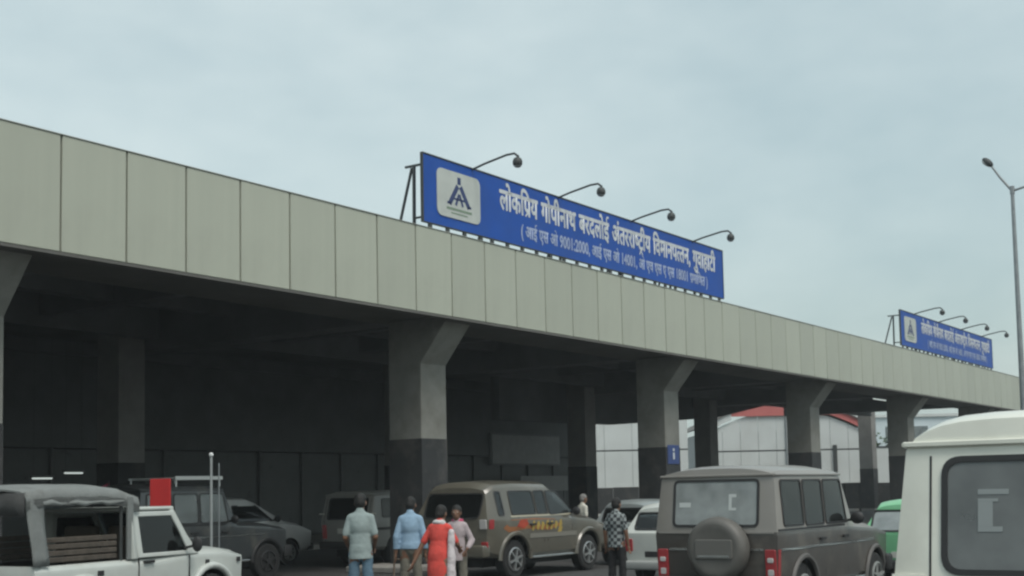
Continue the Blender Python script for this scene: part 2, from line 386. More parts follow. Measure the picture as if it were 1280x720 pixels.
# ------------------------------------------------------------------ roof signs
def glyphs(body, size, clip=None):
    c = bpy.data.curves.new('t', 'FONT'); c.body = body; c.size = size; c.offset = size * 0.012; c.resolution_u = 3
    o = bpy.data.objects.new('t', c); COL.objects.link(o); dg = bpy.context.evaluated_depsgraph_get(); dg.update()
    me = bpy.data.meshes.new_from_object(o.evaluated_get(dg)); bpy.data.objects.remove(o)
    b = bmesh.new(); b.from_mesh(me); bpy.data.meshes.remove(me)
    if clip: bmesh.ops.bisect_plane(b, geom=b.verts[:] + b.edges[:] + b.faces[:], plane_co=(clip, 0, 0), plane_no=(1, 0, 0), clear_outer=True)
    return b
ADV = dict(zip("लकपरयगनथबदईअतषटवमहआएसओचणाीिो,(): ", [.678,.762,.568,.409,.58,.563,.555,.642,.571,.52,.491,.764,.57,.578,.504,.556,.598,.531,1.02,.60,.66,1.02,.56,.60,.259,.259,.259,.259,.25,.3,.3,.26,.28]))
def adv_of(txt):
    def width(s_):
        c = bpy.data.curves.new('t', 'FONT'); c.body = s_; o = bpy.data.objects.new('t', c); COL.objects.link(o); bpy.context.view_layer.update()
        d = max(v[0] for v in o.bound_box); bpy.data.objects.remove(o); return d
    return width(txt + '|') - width('|')
# each word is a list of pieces: text, or (text, keep) for a half letter, or marks drawn below the stem
HALF = lambda ch, k: (ch, k)
LINE1 = [["लोक", "िप", 'RA', "य"], ["गोपीनाथ"], ["बरदलोई"], ["अंतररा", ('ष', 0.40), "ट", 'TRA', "ीय"], ["िवमानप", ('त', 0.34), "तन,"], ["गुवाहाटी"]]
LINE2 = [["("], ["आई"], ["एस"], ["ओ"], ["9001:2000,"], ["आई"], ["एस"], ["ओ"], ["14001,"], ["ओ"], ["एच"], ["एस"], ["ए"], ["एस"], ["18001"], ["प", 'RA', "मािणत"], [")"]]
def text_line(words, gap):
    out = []; x = 0.0
    for w in words:
        mb = []
        for pc in w:
            if pc == 'RA': mb.append(('q', x - 0.15, 0.17, x - 0.45, -0.02)); continue
            if pc == 'TRA':
                mb.append(('q', x - 0.24, -0.03, x - 0.40, -0.20)); mb.append(('q', x - 0.24, -0.03, x - 0.06, -0.20)); continue
            if isinstance(pc, tuple): mb.append(('g', pc[0], x, pc[1])); x += pc[1]
            else: mb.append(('g', pc, x, None)); x += adv_of(pc)
        out.append(mb); x += gap
    return out, x - gap
def lettering(parent, words, gap, x0, x1, zbase, size, yoff, m):
    lay, tot = text_line(words, gap); sx = (x1 - x0) / tot
    for w in lay:
        b = bmesh.new()
        for it in w:
            if it[0] == 'g':
                gb = glyphs(it[1], 1.0, it[3])
                bmesh.ops.translate(gb, verts=gb.verts, vec=(it[2], 0, 0)); tm = bpy.data.meshes.new('t')
                for q_, (ex, ez) in enumerate(((0, 0), (.022, 0), (-.022, 0), (0, .018), (0, -.018))):      # printed bold
                    g2 = gb.copy(); bmesh.ops.translate(g2, verts=g2.verts, vec=(ex, ez, q_ * .0006)); g2.to_mesh(tm); g2.free(); b.from_mesh(tm)
                gb.free(); bpy.data.meshes.remove(tm)
            else:
                _, xa, za, xb, zb = it; dx, dz = xb - xa, zb - za; ln = math.hypot(dx, dz); nx, nz_ = -dz / ln * 0.04, dx / ln * 0.04
                b.faces.new([b.verts.new(q) for q in ((xa + nx, za + nz_, 0), (xb + nx, zb + nz_, 0), (xb - nx, zb - nz_, 0), (xa - nx, za - nz_, 0))])
        for v in b.verts: v.co = Vector((x0 + v.co.x * sx, yoff - v.co.z, zbase + v.co.y * size))
        me = bpy.data.meshes.new('lettering'); b.to_mesh(me); b.free(); link('lettering', me, m, parent)

SGL, SGH, SGB = 14.85, 1.47, 7.48       # length, height, bottom
def make_sign():
    t = thing('roof_sign', 'long blue roof sign with white lettering, the large near one', 'sign', W(21.2, 16.75, FT), ROT, 'blue signs on the canopy roof')
    zb = SGB - FT
    MB().bb(0, SGL, 0, 0.05, zb, zb + SGH).build('face_board', sign_blue, t)
    f = MB(); f.bb(-0.02, SGL + 0.02, -0.015, 0.06, zb + SGH + 0.002, zb + SGH + 0.03); f.bb(-0.02, SGL + 0.02, -0.01, 0.06, zb - 0.02, zb - 0.002)
    f.build('frame_rail', steel_dark, t)
    for x in (-0.022, SGL + 0.002): MB().bb(x, x + 0.02, -0.015, 0.06, zb, zb + SGH).build('frame_end', steel_dark, t)
    # logo plate
    a0, a1, z0, z1, rr = 0.46, 2.05, zb + 0.22, zb + 1.27, 0.16
    pts = []
    for cx, cz, q in ((a1 - rr, z1 - rr, 0), (a0 + rr, z1 - rr, 1), (a0 + rr, z0 + rr, 2), (a1 - rr, z0 + rr, 3)):
        for k in range(5): an = math.pi / 2 * (q + k / 4); pts.append((cx + rr * math.cos(an), cz + rr * math.sin(an)))
    pl = MB().prism([(x, -0.022, z) for x, z in pts], [(x, -0.002, z) for x, z in pts]).build('logo_plate', plate_m, t)
    cx, cz = (a0 + a1) / 2, (z0 + z1) / 2 + 0.02
    lg = MB()
    def strip(x0, za, x1, zc, w, y=-0.026):
        dx, dz = x1 - x0, zc - za; ln = math.hypot(dx, dz); nx, nz_ = -dz / ln * w / 2, dx / ln * w / 2
        lg.prism([(cx + x0 + nx, y, cz + za + nz_), (cx + x1 + nx, y, cz + zc + nz_), (cx + x1 - nx, y, cz + zc - nz_), (cx + x0 - nx, y, cz + za - nz_)],
                 [(cx + x0 + nx, -0.022, cz + za + nz_), (cx + x1 + nx, -0.022, cz + zc + nz_), (cx + x1 - nx, -0.022, cz + zc - nz_), (cx + x0 - nx, -0.022, cz + za - nz_)])
    strip(-0.05, 0.20, -0.36, -0.24, 0.12); strip(0.05, 0.20, 0.36, -0.24, 0.12)
    strip(-0.01, 0.02, -0.13, -0.24, 0.07); strip(0.01, 0.02, 0.13, -0.24, 0.07); strip(-0.2, -0.10, 0.2, -0.10, 0.045)
    strip(0, 0.24, 0, 0.40, 0.12); strip(-0.30, -0.22, -0.44, -0.22, 0.05); strip(0.30, -0.22, 0.44, -0.22, 0.05)
    lg.build('emblem', logo_blue, pl)
    lg = MB(); strip(-0.46, -0.34, 0.46, -0.34, 0.055); strip(-0.30, -0.43, 0.30, -0.43, 0.03); lg.build('emblem_bar', logo_green, pl)
    lettering(t, LINE1, 0.34, 2.85, 14.3, zb + 0.76, 0.70, -0.006, sign_white)
    lettering(t, LINE2, 0.30, 3.7, 13.75, zb + 0.23, 0.42, -0.006, sign_white_dim)
    # gap posts
    x = 0.25
    while x < SGL:
        MB().bb(x - 0.05, x + 0.05, 0.0, 0.05, 0.002, zb - 0.022).build('foot_post', steel_dark, t); x += 0.62 if int(x * 10) % 3 else 0.44
    # frame behind
    for x in (0.12, 3.0, 6.0, 9.0, 12.0, 14.7):
        f = MB(); f.bar((x, 0.36, -0.28), (x, 0.34, zb + SGH - 0.2), 0.055); f.bar((x, 0.92, -0.28), (x, 0.40, zb + SGH - 0.24), 0.045)
        f.bar((x, 0.065, zb + SGH - 0.2), (x, 0.58, zb + SGH - 0.2), 0.045); f.bar((x, 0.065, zb + 0.12), (x, 0.33, zb + 0.12), 0.04)
        f.build('back_brace', steel_dark, t)
    # lamps on arms
    for x in (1.79, 5.40, 9.08, 12.8):
        zt = zb + SGH
        f = MB(); f.tube([(x, 0.05, zt - 0.02), (x, -0.35, zt + 0.07), (x, -0.95, zt + 0.17), (x, -1.16, zt + 0.17), (x, -1.27, zt + 0.08)], 0.026, 8)
        a = f.build('lamp_arm', steel_dark, t, smooth=40)
        f = MB(); f.lathe([(0.04, 0.10), (0.085, 0.07), (0.11, 0.01), (0.11, -0.05), (0.09, -0.085)], (x, -1.24, zt - 0.03), 'Z', 16)
        h = f.build('lamp_head', steel_dark, a, smooth=40)
        f = MB(); f.lathe([(0.085, 0.0), (0.07, -0.03), (0.03, -0.045)], (x, -1.24, zt - 0.117), 'Z', 16); f.build('lens', steel_grey, a, smooth=50)
    return t
sgn = make_sign()
s2 = copy_tree(sgn); s2.location = W(53.4, 16.75, FT); s2['label'] = 'blue roof sign with white lettering, the small distant one by the lamp post'
for ch in s2.children: pass

# ------------------------------------------------------------------ white sheds and hoarding beyond the canopy
def wall_panels(t, x0, x1, z0, z1, w, m, y=0.0, th=0.06, name='sheet'):
    n = max(1, round((x1 - x0) / w)); w = (x1 - x0) / n
    for i in range(n): MB().bb(x0 + i * w + 0.012, x0 + (i + 1) * w - 0.012, y + random.uniform(0, .012), y + th, z0, z1).build(name, m, t)
h1 = thing('sheet_hoarding', 'white sheet wall with a dark rail, seen between the columns left of the brown wagon', 'wall', (4.0, 85.0, 0))
wall_panels(h1, -3.5, 7.6, 0.02, 4.14, 1.85, hoard_m); wall_panels(h1, -3.5, 7.6, 4.24, 7.6, 1.85, hoard_m)
MB().bb(-3.5, 7.6, 0.02, 0.08, 4.15, 4.23).build('rail', steel_dark, h1)
MB().bb(-3.5, 7.6, 0.09, 0.3, 0.0, 7.55).build('backing', steel_grey, h1)
sh = thing('arched_shed', 'white shed with an arched red roof edge behind the far columns', 'building', (18.0, 85.6, 0))
XL, XR = -5.2, 5.6
def arch(x): return 5.5 + 1.75 * max(0.0, 1 - ((x - 0.2) / 5.6) ** 2)
n = 9
for i in range(n):
    xa = XL + (XR - XL) * i / n + 0.012; xb = XL + (XR - XL) * (i + 1) / n - 0.012
    MB().bb(xa, xb, 0, 0.06, 0.02, 3.95).build('sheet', hoard_m, sh)
    ta, tb = arch(xa) - 0.55, arch(xb) - 0.55
    MB().prism([(xa, 0, 4.05), (xb, 0, 4.05), (xb, 0, tb), (xa, 0, ta)], [(xa, .06, 4.05), (xb, .06, 4.05), (xb, .06, tb), (xa, .06, ta)]).build('sheet', hoard_m, sh)
MB().bb(XL, XR, 0.02, 0.08, 3.96, 4.04).build('rail', steel_dark, sh)
for side, (q0, q1), m in (('l', (-3.4, 3.2), red_roof), ('r', (3.2, 5.8), red_roof), ('e', (-5.4, -3.4), hoard_m)):
    b = MB(); fr = []; K = 10
    up = [(q0 + (q1 - q0) * k / K, arch(q0 + (q1 - q0) * k / K) + 0.12) for k in range(K + 1)]
    th = 0.55
    lo = [(x, min(z - .2, 6.32) if side == 'l' else z - th) for x, z in reversed(up)]
    b.prism([(x, -0.18, z) for x, z in up + lo], [(x, -0.03, z) for x, z in up + lo]).build('roof_edge', m, sh)
b = MB(); K = 14
up = [(-5.5 + 11.3 * k / K, arch(-5.5 + 11.3 * k / K) + 0.14) for k in range(K + 1)]; lo = [(x, z - 0.10) for x, z in reversed(up)]
b.prism([(x, -0.3, z) for x, z in up + lo], [(x, 16, z) for x, z in up + lo]).build('roof_sheet', grey_roof, sh)
MB().bb(XL + .05, XR - .05, 0.09, 15.5, 0.0, 5.3).build('shed_wall', steel_grey, sh)
MB().bb(3.35, 3.6, -0.12, -0.005, 2.5, 4.3).build('downpipe_box', steel_dark, sh)
MB().tube([(0.25, -0.08, 0.05), (0.25, -0.08, 6.2)], 0.06, 8).build('downpipe', steel_grey, sh)
bw = thing('boundary_wall', 'low dark wall along the foot of the white sheds', 'wall', (15.0, 80.0, 0))
for i in range(16): MB().bb(-12 + i * 1.6, -12 + i * 1.6 + 1.57, 0, .25, 0, 1.72 + .02 * (i % 3)).build('block', black_paint, bw)
h2 = thing('low_hoarding', 'low white sheet wall with trees above it beside the far column', 'wall', (27.0, 85.4, 0))
wall_panels(h2, -3.2, 9.0, 0.02, 4.02, 1.75, hoard_m)
MB().bb(-3.2, 9.0, -0.02, 0.1, 4.03, 4.15).build('rail', steel_dark, h2)
far = thing('pale_block', 'pale flat-roofed block far behind, under the canopy edge beside the white van roof', 'building', (33.0, 112.0, 0))
MB().bb(-6, 9, 0, 8, 0.0, 7.4).build('wall', mat('pale_render', (0.55, 0.63, 0.66), 0.8, 0, 0.08, 0.4), far)
MB().bb(-6.2, 9.2, -0.2, 8.2, 7.41, 7.65).build('parapet', hoard_m, far)
for i in range(6): 
    w_ = MB().bb(-5.2 + i * 2.4, -3.9 + i * 2.4, -0.05, -0.003, 5.2, 6.6).build('window', glass_pale, far)
    MB().bb(-4.58 + i * 2.4, -4.52 + i * 2.4, -0.08, -0.053, 5.2, 6.6).build('mullion', alu, w_)
def tree(x, y, h, r, lab):
    t = thing('tree', lab, 'tree', (x, y, 0), random.uniform(0, 6), 'trees behind the low hoarding')
    tr = MB(); tr.tube([(0, 0, 0), (0.05, 0.03, h * .35), (0.0, 0.1, h * .6), (0.1, 0, h * .85)], [.2, .16, .11, .04], 8)
    for k in range(6):
        a = k * 1.05; z0 = h * (.35 + .07 * k); tr.tube([(0, 0, z0), (math.cos(a) * r * .4, math.sin(a) * r * .4, z0 + .5), (math.cos(a) * r * .8, math.sin(a) * r * .8, z0 + .8)], [.09, .06, .02], 6)
    tr.build('trunk', bark_m, t, smooth=50)
    b = MB(); cl = [(random.gauss(0, r * .42), random.gauss(0, r * .42), h * .68 + random.gauss(0, h * .13), random.uniform(.35, .75) * r * .55) for _ in range(26)]
    for (cx, cy, cz, cr_) in cl:
        for _ in range(75):
            d = Vector((random.gauss(0, 1), random.gauss(0, 1), random.gauss(0, 1))).normalized() * cr_ * random.uniform(.5, 1)
            c = Vector((cx, cy, cz)) + d; a = Vector((random.gauss(0, 1), random.gauss(0, 1), random.gauss(0, 1))).normalized(); e = a.orthogonal().normalized(); w_ = random.uniform(.07, .14)
            b._add([c - a * w_ * 1.6, c + e * w_ * .7, c + a * w_ * 1.6, c - e * w_ * .7], [(0, 1, 2, 3)])
    b.build('crown', leaf_m, t)
tree(25.6, 92, 5.6, 2.2, 'bushy tree above the low white hoarding, the left one')
tree(29.5, 95, 5.0, 2.4, 'bushy tree above the low white hoarding, the right one')

# ------------------------------------------------------------------ street lamp
lp = thing('street_lamp', 'tall grey double-arm street lamp at the right edge', 'street lamp', (15.99, 40.0, 0))
MB().tube([(0, 0, 0), (0, 0, 5), (0, 0, 10.95)], [0.13, 0.085, 0.055], 12).build('pole', steel_grey, lp, smooth=50)
MB().lathe([(0.24, 0.0), (0.24, 0.05), (0.16, 0.10), (0.15, 0.5), (0.12, 0.55)], (0, 0, 0), 'Z', 12).build('base_flange', steel_grey, lp, smooth=35)
MB().tube([(0, 0, 10.85), (-0.3, 0.15, 11.32), (-0.52, 0.25, 11.72)], [0.04, 0.036, 0.03], 8).build('arm', steel_grey, lp, smooth=50)
MB().tube([(0, 0, 10.85), (0.3, -0.15, 10.93), (1.0, -0.5, 11.05)], [0.04, 0.036, 0.03], 8).build('arm', steel_grey, lp, smooth=50)
MB().tube([(0, 0, 10.75), (0, 0, 11.0)], [0.075, 0.075], 10).build('collar', steel_grey, lp, smooth=50)
def head(pos, dirv):
    q = Vector(dirv).to_track_quat('X', 'Z').to_matrix()
    b = MB(); b.ellipsoid((0, 0, 0), (0.21, 0.13, 0.11), 14, 8); b.v = [tuple(q @ Vector(v) + Vector(pos)) for v in b.v]
    o = b.build('lamp_head', steel_dark, lp, smooth=60)
    b = MB(); b.ellipsoid((0.03, 0, -0.06), (0.15, 0.10, 0.06), 12, 6); b.v = [tuple(q @ Vector(v) + Vector(pos)) for v in b.v]; b.build('lens', lamp_glass, o, smooth=60)
head((-0.62, 0.30, 11.86), (-0.5, 0.25, 0.55)); head((1.15, -0.57, 11.08), (0.8, -0.4, 0.15))

# ------------------------------------------------------------------ vehicles
def ST(x, zb, zm, zt, wb, wm, wt, cr=0.04, dm=0.0, dt=0.0): return dict(x=x, zb=zb, zm=zm, zt=zt, wb=wb, wm=wm, wt=wt, cr=cr, dm=dm, dt=dt)
def half(st):
    x, xm, xt = st['x'], st['x'] + st['dm'], st['x'] + st['dt']
    g = min(0.07, (st['zt'] - st['zm']) * 0.4)
    return [Vector(q) for q in ((x, 0, st['zb']), (x, st['wb'] - 0.06, st['zb']), (x, st['wb'], st['zb'] + 0.07),
        (xm, st['wm'], st['zm'] - 0.05), (xm, st['wm'] - 0.006, st['zm']), (xt, st['wt'], st['zt'] - g), (xt, st['wt'] - 0.05, st['zt'] - g * 0.1))] + [Vector((xt, (st['wt'] - 0.05) * v, st['zt'] - g * 0.1 + (st['cr'] + g * 0.1) * (1 - v ** st.get('ce', 3)))) for v in (0.93, 0.83, 0.7, 0.5, 0.25, 0.0)]
def side_xy(st, z):
    h = half(st)[1:7]
    for a, b in zip(h, h[1:]):
        if a.z <= z <= b.z and b.z > a.z:
            t = (z - a.z) / (b.z - a.z); q = a.lerp(b, t); return q.x, q.y
    return (h[0].x, h[0].y) if z < h[0].z else (h[-1].x, h[-1].y)
def side_y(sts, x, z):
    pl = [side_xy(s_, z) for s_ in sts if s_['zt'] + 0.03 >= z]
    pl.sort()
    if x <= pl[0][0]: return pl[0][1]
    for (xa, ya), (xb, yb) in zip(pl, pl[1:]):
        if xa <= x <= xb: return ya + (yb - ya) * (x - xa) / max(1e-6, xb - xa)
    return pl[-1][1]
def rnd(poly, r, k=4):
    out = []; n = len(poly)
    for i in range(n):
        p0, p1, p2 = Vector(poly[i - 1]), Vector(poly[i]), Vector(poly[(i + 1) % n])
        a = (p0 - p1); b = (p2 - p1); rr = min(r, a.length * .45, b.length * .45); pa = p1 + a.normalized() * rr; pb = p1 + b.normalized() * rr
        for j in range(k + 1):
            t = j / k; out.append(tuple(pa * (1 - t) ** 2 + p1 * 2 * t * (1 - t) + pb * t * t))
    return out
def grow(poly, g):
    c = sum((Vector(p) for p in poly), Vector((0, 0))) / len(poly)
    return [(p[0] + (g if p[0] > c.x else -g), p[1] + (g if p[1] > c.y else -g)) for p in poly]
def on_side(sts, poly, sg, off, th=0.02):
    f = [(x, sg * (side_y(sts, x, z) + off), z) for x, z in poly]; b = [(x, sg * (side_y(sts, x, z) + off - th), z) for x, z in poly]
    return MB().prism(f, b)
def end_x(st, z):
    h = half(st)[1:7]
    for a, b in zip(h, h[1:]):
        if a.z <= z <= b.z and b.z > a.z: return a.x + (b.x - a.x) * (z - a.z) / (b.z - a.z)
    return h[0].x if z < h[0].z else h[-1].x
def on_end(st, poly, dr, off, th=0.02):      # dr -1 rear, +1 front
    f = [(end_x(st, z) + dr * off, y, z) for y, z in poly]; b = [(end_x(st, z) + dr * (off - th), y, z) for y, z in poly]
    return MB().prism(f, b)
def ring_on(fn, outer, inner):
    n = len(outer); vs = fn(outer, .012) + fn(inner, .012) + fn(outer, -.02) + fn(inner, -.02); fs = []
    for k in range(n):
        k2 = (k + 1) % n; fs += [(k, k2, n + k2, n + k), (2 * n + k, 3 * n + k, 3 * n + k2, 2 * n + k2), (k, 2 * n + k, 2 * n + k2, k2), (n + k, n + k2, 3 * n + k2, 3 * n + k)]
    b = MB(); b._add(vs, fs); return b
def rect(a0, a1, b0, b1): return [(a0, b0), (a1, b0), (a1, b1), (a0, b1)]
def wheel(t, x, y, r, w, m_rim, spokes=5, sg=1):
    b = MB(); b.lathe([(r * .6, -w * .48), (r * .9, -w * .5), (r * .985, -w * .38), (r, -w * .15), (r, w * .15), (r * .985, w * .38), (r * .9, w * .5), (r * .6, w * .48)], (x, y, r), 'Y', 28)
    wo = b.build('wheel', rubber, t, smooth=35)
    b = MB(); yo = y + sg * w * .40
    b.lathe([(r * .61, -0.03 * sg), (r * .62, 0.035 * sg), (r * .56, 0.045 * sg), (r * .52, -0.01 * sg)] if sg > 0 else [(r * .52, 0.01), (r * .56, -0.045), (r * .62, -0.035), (r * .61, 0.03)], (x, yo, r), 'Y', 24)
    for k in range(spokes):
        a = 2 * math.pi * k / spokes + .3; b.bar((x + math.cos(a) * r * .08, yo + sg * .02, r + math.sin(a) * r * .08), (x + math.cos(a) * r * .57, yo + sg * .025, r + math.sin(a) * r * .57), 0.075, 0.03)
    b.lathe([(r * .18, -.02), (r * .18, .02)], (x, yo + sg * .035, r), 'Y', 14)
    b.build('rim', m_rim, wo, smooth=35)
    MB().lathe([(r * .585, -.01), (r * .585, .01)], (x, y + sg * w * .16, r), 'Y', 20).build('brake_disc', black_plastic, wo)
def body_mesh(sts, axles, ra, two=None, wellw=0.42, bevel=0.025):
    b = MB(); H = [half(s_) for s_ in sts]; K = 13; ring = []
    for h in H: ring.append(h + [Vector((p.x, -p.y, p.z)) for p in reversed(h[1:-1])])
    n = len(ring[0]); b.v = [tuple(p) for r_ in ring for p in r_]
    for i in range(len(ring) - 1):
        for k in range(n):
            k2 = (k + 1) % n; b.f.append((i * n + k, i * n + k2, (i + 1) * n + k2, (i + 1) * n + k))
            up = two and (4 <= k <= n - 5); b.mi.append(1 if up else 0)
    for i in (0, len(ring) - 1):
        o = i * n
        for k in range(K - 1):
            l0, l1 = k, k + 1; r0, r1 = (n - k) % n, (n - k - 1) % n
            fs = [o + l0, o + l1, o + r1, o + r0]; fs = list(dict.fromkeys(fs))
            if len(fs) > 2: b.f.append(tuple(fs)); b.mi.append(1 if two and k >= 4 else 0)
    me = b.mesh('body', bevel=bevel, seg=2, bang=22)
    cut = MB()
    for ax in axles:
        for sg in (-1, 1): 
            y0, y1 = (wellw, 1.3) if sg > 0 else (-1.3, -wellw)
            cut.lathe([(ra, y0), (ra, y1)], (ax[0], 0, ax[1]), 'Y', 28)
    cme = cut.mesh('cut'); cme.materials.append(black_plastic)
    co = bpy.data.objects.new('cut', cme); COL.objects.link(co)
    def bo(o):
        m = o.modifiers.new('b', 'BOOLEAN'); m.object = co; m.operation = 'DIFFERENCE'; m.solver = 'EXACT'; m.use_self = False
        try: m.material_mode = 'TRANSFER'
        except Exception: pass
    return me, bo, co
def cabin_cutters(sts, sp):
    i = sp['ws']; fl = sts[1]['zb'] + .18; res = []
    def tobj(b):
        me = b.mesh('c'); me.materials.append(cabin_m); o = bpy.data.objects.new('c', me); COL.objects.link(o); res.append(o)
    ins = []
    for k in range(i + 1):
        d = dict(sts[k]); d['zb'] = fl; d['zt'] -= .06; d['wb'] = d['wm'] - .09; d['wm'] = d['wm'] - .07; d['wt'] -= .06
        if k == 0: d['x'] += .07
        if k == 1: d['x'] = max(d['x'], sts[0]['x'] + .16)
        ins.append(d)
    d = dict(sts[i + 1]); d['zb'] = fl; d['zt'] -= .05; d['zm'] -= .04; d['wb'] = d['wm'] - .09; d['wm'] -= .07; d['wt'] -= .06; d['dt'] -= .07; d['x'] -= .03; ins.append(d)
    b = MB(); H = [half(q) for q in ins]; K = len(H[0]); ring = [h + [Vector((p.x, -p.y, p.z)) for p in reversed(h[1:-1])] for h in H]; n = len(ring[0])
    b.v = [tuple(p) for r_ in ring for p in r_]
    for a in range(len(ring) - 1):
        for k in range(n): k2 = (k + 1) % n; b.f.append((a * n + k, a * n + k2, (a + 1) * n + k2, (a + 1) * n + k)); b.mi.append(0)
    for a in (0, len(ring) - 1):
        o = a * n
        for k in range(K - 1):
            fs = list(dict.fromkeys([o + k, o + k + 1, o + (n - k - 1) % n, o + (n - k) % n]))
            if len(fs) > 2: b.f.append(tuple(fs)); b.mi.append(0)
    tobj(b)
    b = MB()
    for poly in sp['side_w']:
        for sg in (-1, 1):
            q = on_side(sts, rnd(poly, .05), sg, .06, .24); b._add(q.v, q.f)
    tobj(b)
    if sp.get('rear_w'):
        y, z0, z1, rr = sp['rear_w'][:4]; tobj(on_end(sts[0], rnd(rect(-y, y, z0, z1), rr, 6), -1, .08, .30))
    A, B = half(sts[i]), half(sts[i + 1]); ta, tb = A[6], B[6]; nrm = Vector((ta.z - tb.z, 0, tb.x - ta.x)).normalized()
    def wp(t_, s_, off):
        y = (ta.y - .12) * (1 - t_) + (tb.y - .09) * t_; z = ta.lerp(tb, t_); return Vector((z.x, s_ * y, z.z)) + nrm * off
    f0 = [wp(.88, -1, .12), wp(.88, 1, .12), wp(.13, 1, .12), wp(.13, -1, .12)]; b0 = [p - nrm * .30 for p in f0]
    b = MB(); b.prism(f0, b0); tobj(b)
    return res
def seats(t, sp):
    sts = sp['st']; i = sp['ws']; xw = sts[i + 1]['x']; zb_ = sts[1]['zm']; fl = sts[1]['zb'] + .18
    for x in [q for q in (xw - 1.05, xw - 1.95, xw - 2.7) if q > .35]:
        for sg in (-1, 1):
            y = sg * sts[1]['wm'] * .45
            o = MB().bb(x, x + .13, y - .24, y + .24, fl + .01, zb_ + .22).build('seat_back', seat_m, t, bevel=.04, seg=2, smooth=40)
            MB().bb(x + .02, x + .11, y - .12, y + .12, zb_ + .25, zb_ + .42).build('headrest', seat_m, o, bevel=.03, seg=2, smooth=40)
    b = MB(); yy = -sts[1]['wm'] * .45; pts = [(xw - .32 + .06 * math.sin(2 * math.pi * k / 16), yy + .18 * math.cos(2 * math.pi * k / 16), zb_ + .02 + .17 * math.sin(2 * math.pi * k / 16)) for k in range(17)]
    b.tube(pts, .016, 6); b.build('steering_wheel', black_plastic, t, smooth=50)
def vehicle(name, label, cat, loc, heading, sp, group=None):
    t = thing(name, label, cat, (loc[0], loc[1], 0), R(90 - heading), group)
    sts = sp['st']; r = sp['wr']; ax = [(a, r) for a in sp['axles']]
    two = sp.get('paint2', sp['paint']) is not sp['paint']
    me, bo, co = body_mesh(sts, ax, sp.get('ra', r * 1.16), two=two, wellw=sp['tw'] - 0.16)
    me.materials.append(sp['paint'])
    if two: me.materials.append(sp['paint2'])
    cuts = cabin_cutters(sts, sp)
    def mk(cobj):
        def f_(o):
            m = o.modifiers.new('c', 'BOOLEAN'); m.object = cobj; m.operation = 'DIFFERENCE'; m.solver = 'EXACT'; m.use_hole_tolerant = True; m.material_mode = 'TRANSFER'
        return f_
    out = bake(me, [bo] + [mk(c) for c in cuts]); bpy.data.objects.remove(co)
    for c in cuts: bpy.data.objects.remove(c)
    print('BODY', name, len(out.polygons))
    out.polygons.foreach_set('use_smooth', [True] * len(out.polygons)); out.set_sharp_from_angle(angle=R(32))
    link('body', out, None, t)
    for a in sp['axles']:
        for sg in (-1, 1): wheel(t, a, sg * sp['tw'], r, sp.get('tyre', 0.2), sp.get('rim', steel_rim), sp.get('spokes', 5), sg)
    for a in sp['axles']:
        if sp.get('flare'):
            for sg in (-1, 1):
                pts = []; K = 14; ra = sp.get('ra', r * 1.16)
                for k in range(K + 1):
                    an = math.pi * (k / K) ; px, pz = a + math.cos(an) * (ra + .03), r + math.sin(an) * (ra + .03); pts.append((px, sg * (side_y(sts, px, max(pz, sts[1]['zb'] + .08)) + .012), pz))
                MB().tube(pts, sp['flare'], 6).build('wheel_arch', sp.get('flare_m', black_plastic), t, smooth=50)
    MB().bb(sts[0]['x'] + .25, sts[-1]['x'] - .25, -.55, .55, .24, sts[1]['zb'] + .02).build('chassis', black_plastic, t)
    gl = sp.get('glass', glass_dark)
    seats(t, sp)
    for poly in sp['side_w']:
        for sg in (-1, 1):
            w_ = ring_on(lambda q, o_: [(x, sg * (side_y(sts, x, z) + o_), z) for x, z in q], rnd(grow(poly, .022), .06), rnd(grow(poly, -.004), .05)).build('window', black_plastic, t)
            on_side(sts, rnd(poly, .05), sg, .003, .008).build('pane', sp.get('side_glass', gl), w_)
    if sp.get('rear_w'):
        y, z0, z1, rr = sp['rear_w'][:4]
        w_ = ring_on(lambda q, o_: [(end_x(sts[0], z) - o_, y_, z) for y_, z in q], rnd(rect(-y - .026, y + .026, z0 - .026, z1 + .026), rr + .025, 6), rnd(rect(-y + .004, y - .004, z0 + .004, z1 - .004), rr, 6)).build('rear_window', black_plastic, t)
        on_end(sts[0], rnd(rect(-y, y, z0, z1), rr, 6), -1, .004, .008).build('pane', sp.get('rear_glass', gl), w_)
        for (a0, a1, b0, b1) in sp.get('rear_stickers', []):  # rear_stickers: no real stickers, painted reflections and daylight on the rear pane
            on_end(sts[0], rect(a0, a1, b0, b1), -1, .0065, .002).build('sticker', sp.get('decal', white_decal), w_)  # reflections and daylight in the glass, laid on as flat pale patches
    # windscreen
    i = sp['ws']; A, B = half(sts[i]), half(sts[i + 1])
    ta, tb = A[6], B[6]; nrm = Vector((ta.z - tb.z, 0, tb.x - ta.x)).normalized()
    def wp(t_, s_, off):
        y = (ta.y - .08) * (1 - t_) + (tb.y - .05) * t_; z = ta.lerp(tb, t_); crn = (sts[i]['cr'] * (1 - t_) + sts[i + 1]['cr'] * t_)
        bulge = crn * (1 - abs(s_) ** 2); return Vector((z.x, s_ * y, z.z + bulge)) + nrm * off
    fr = [wp(.94, s_ / 5, .012) for s_ in range(-5, 6)] + [wp(.08, s_ / 5, .012) for s_ in range(5, -6, -1)]
    bk = [p - nrm * .02 for p in fr]; MB().prism(fr, bk).build('windscreen', gl, t)
    for q_, (y0, y1, z0, z1, m) in enumerate(sp.get('tail', [])):
        for sg in (-1, 1):
            pl = [(sg * a, b_) for a, b_ in rnd(rect(y0, y1, z0, z1), .02)]
            on_end(sts[0], pl, -1, .022 + .005 * q_, .05).build('tail_lamp', m, t, bevel=.006, seg=1)
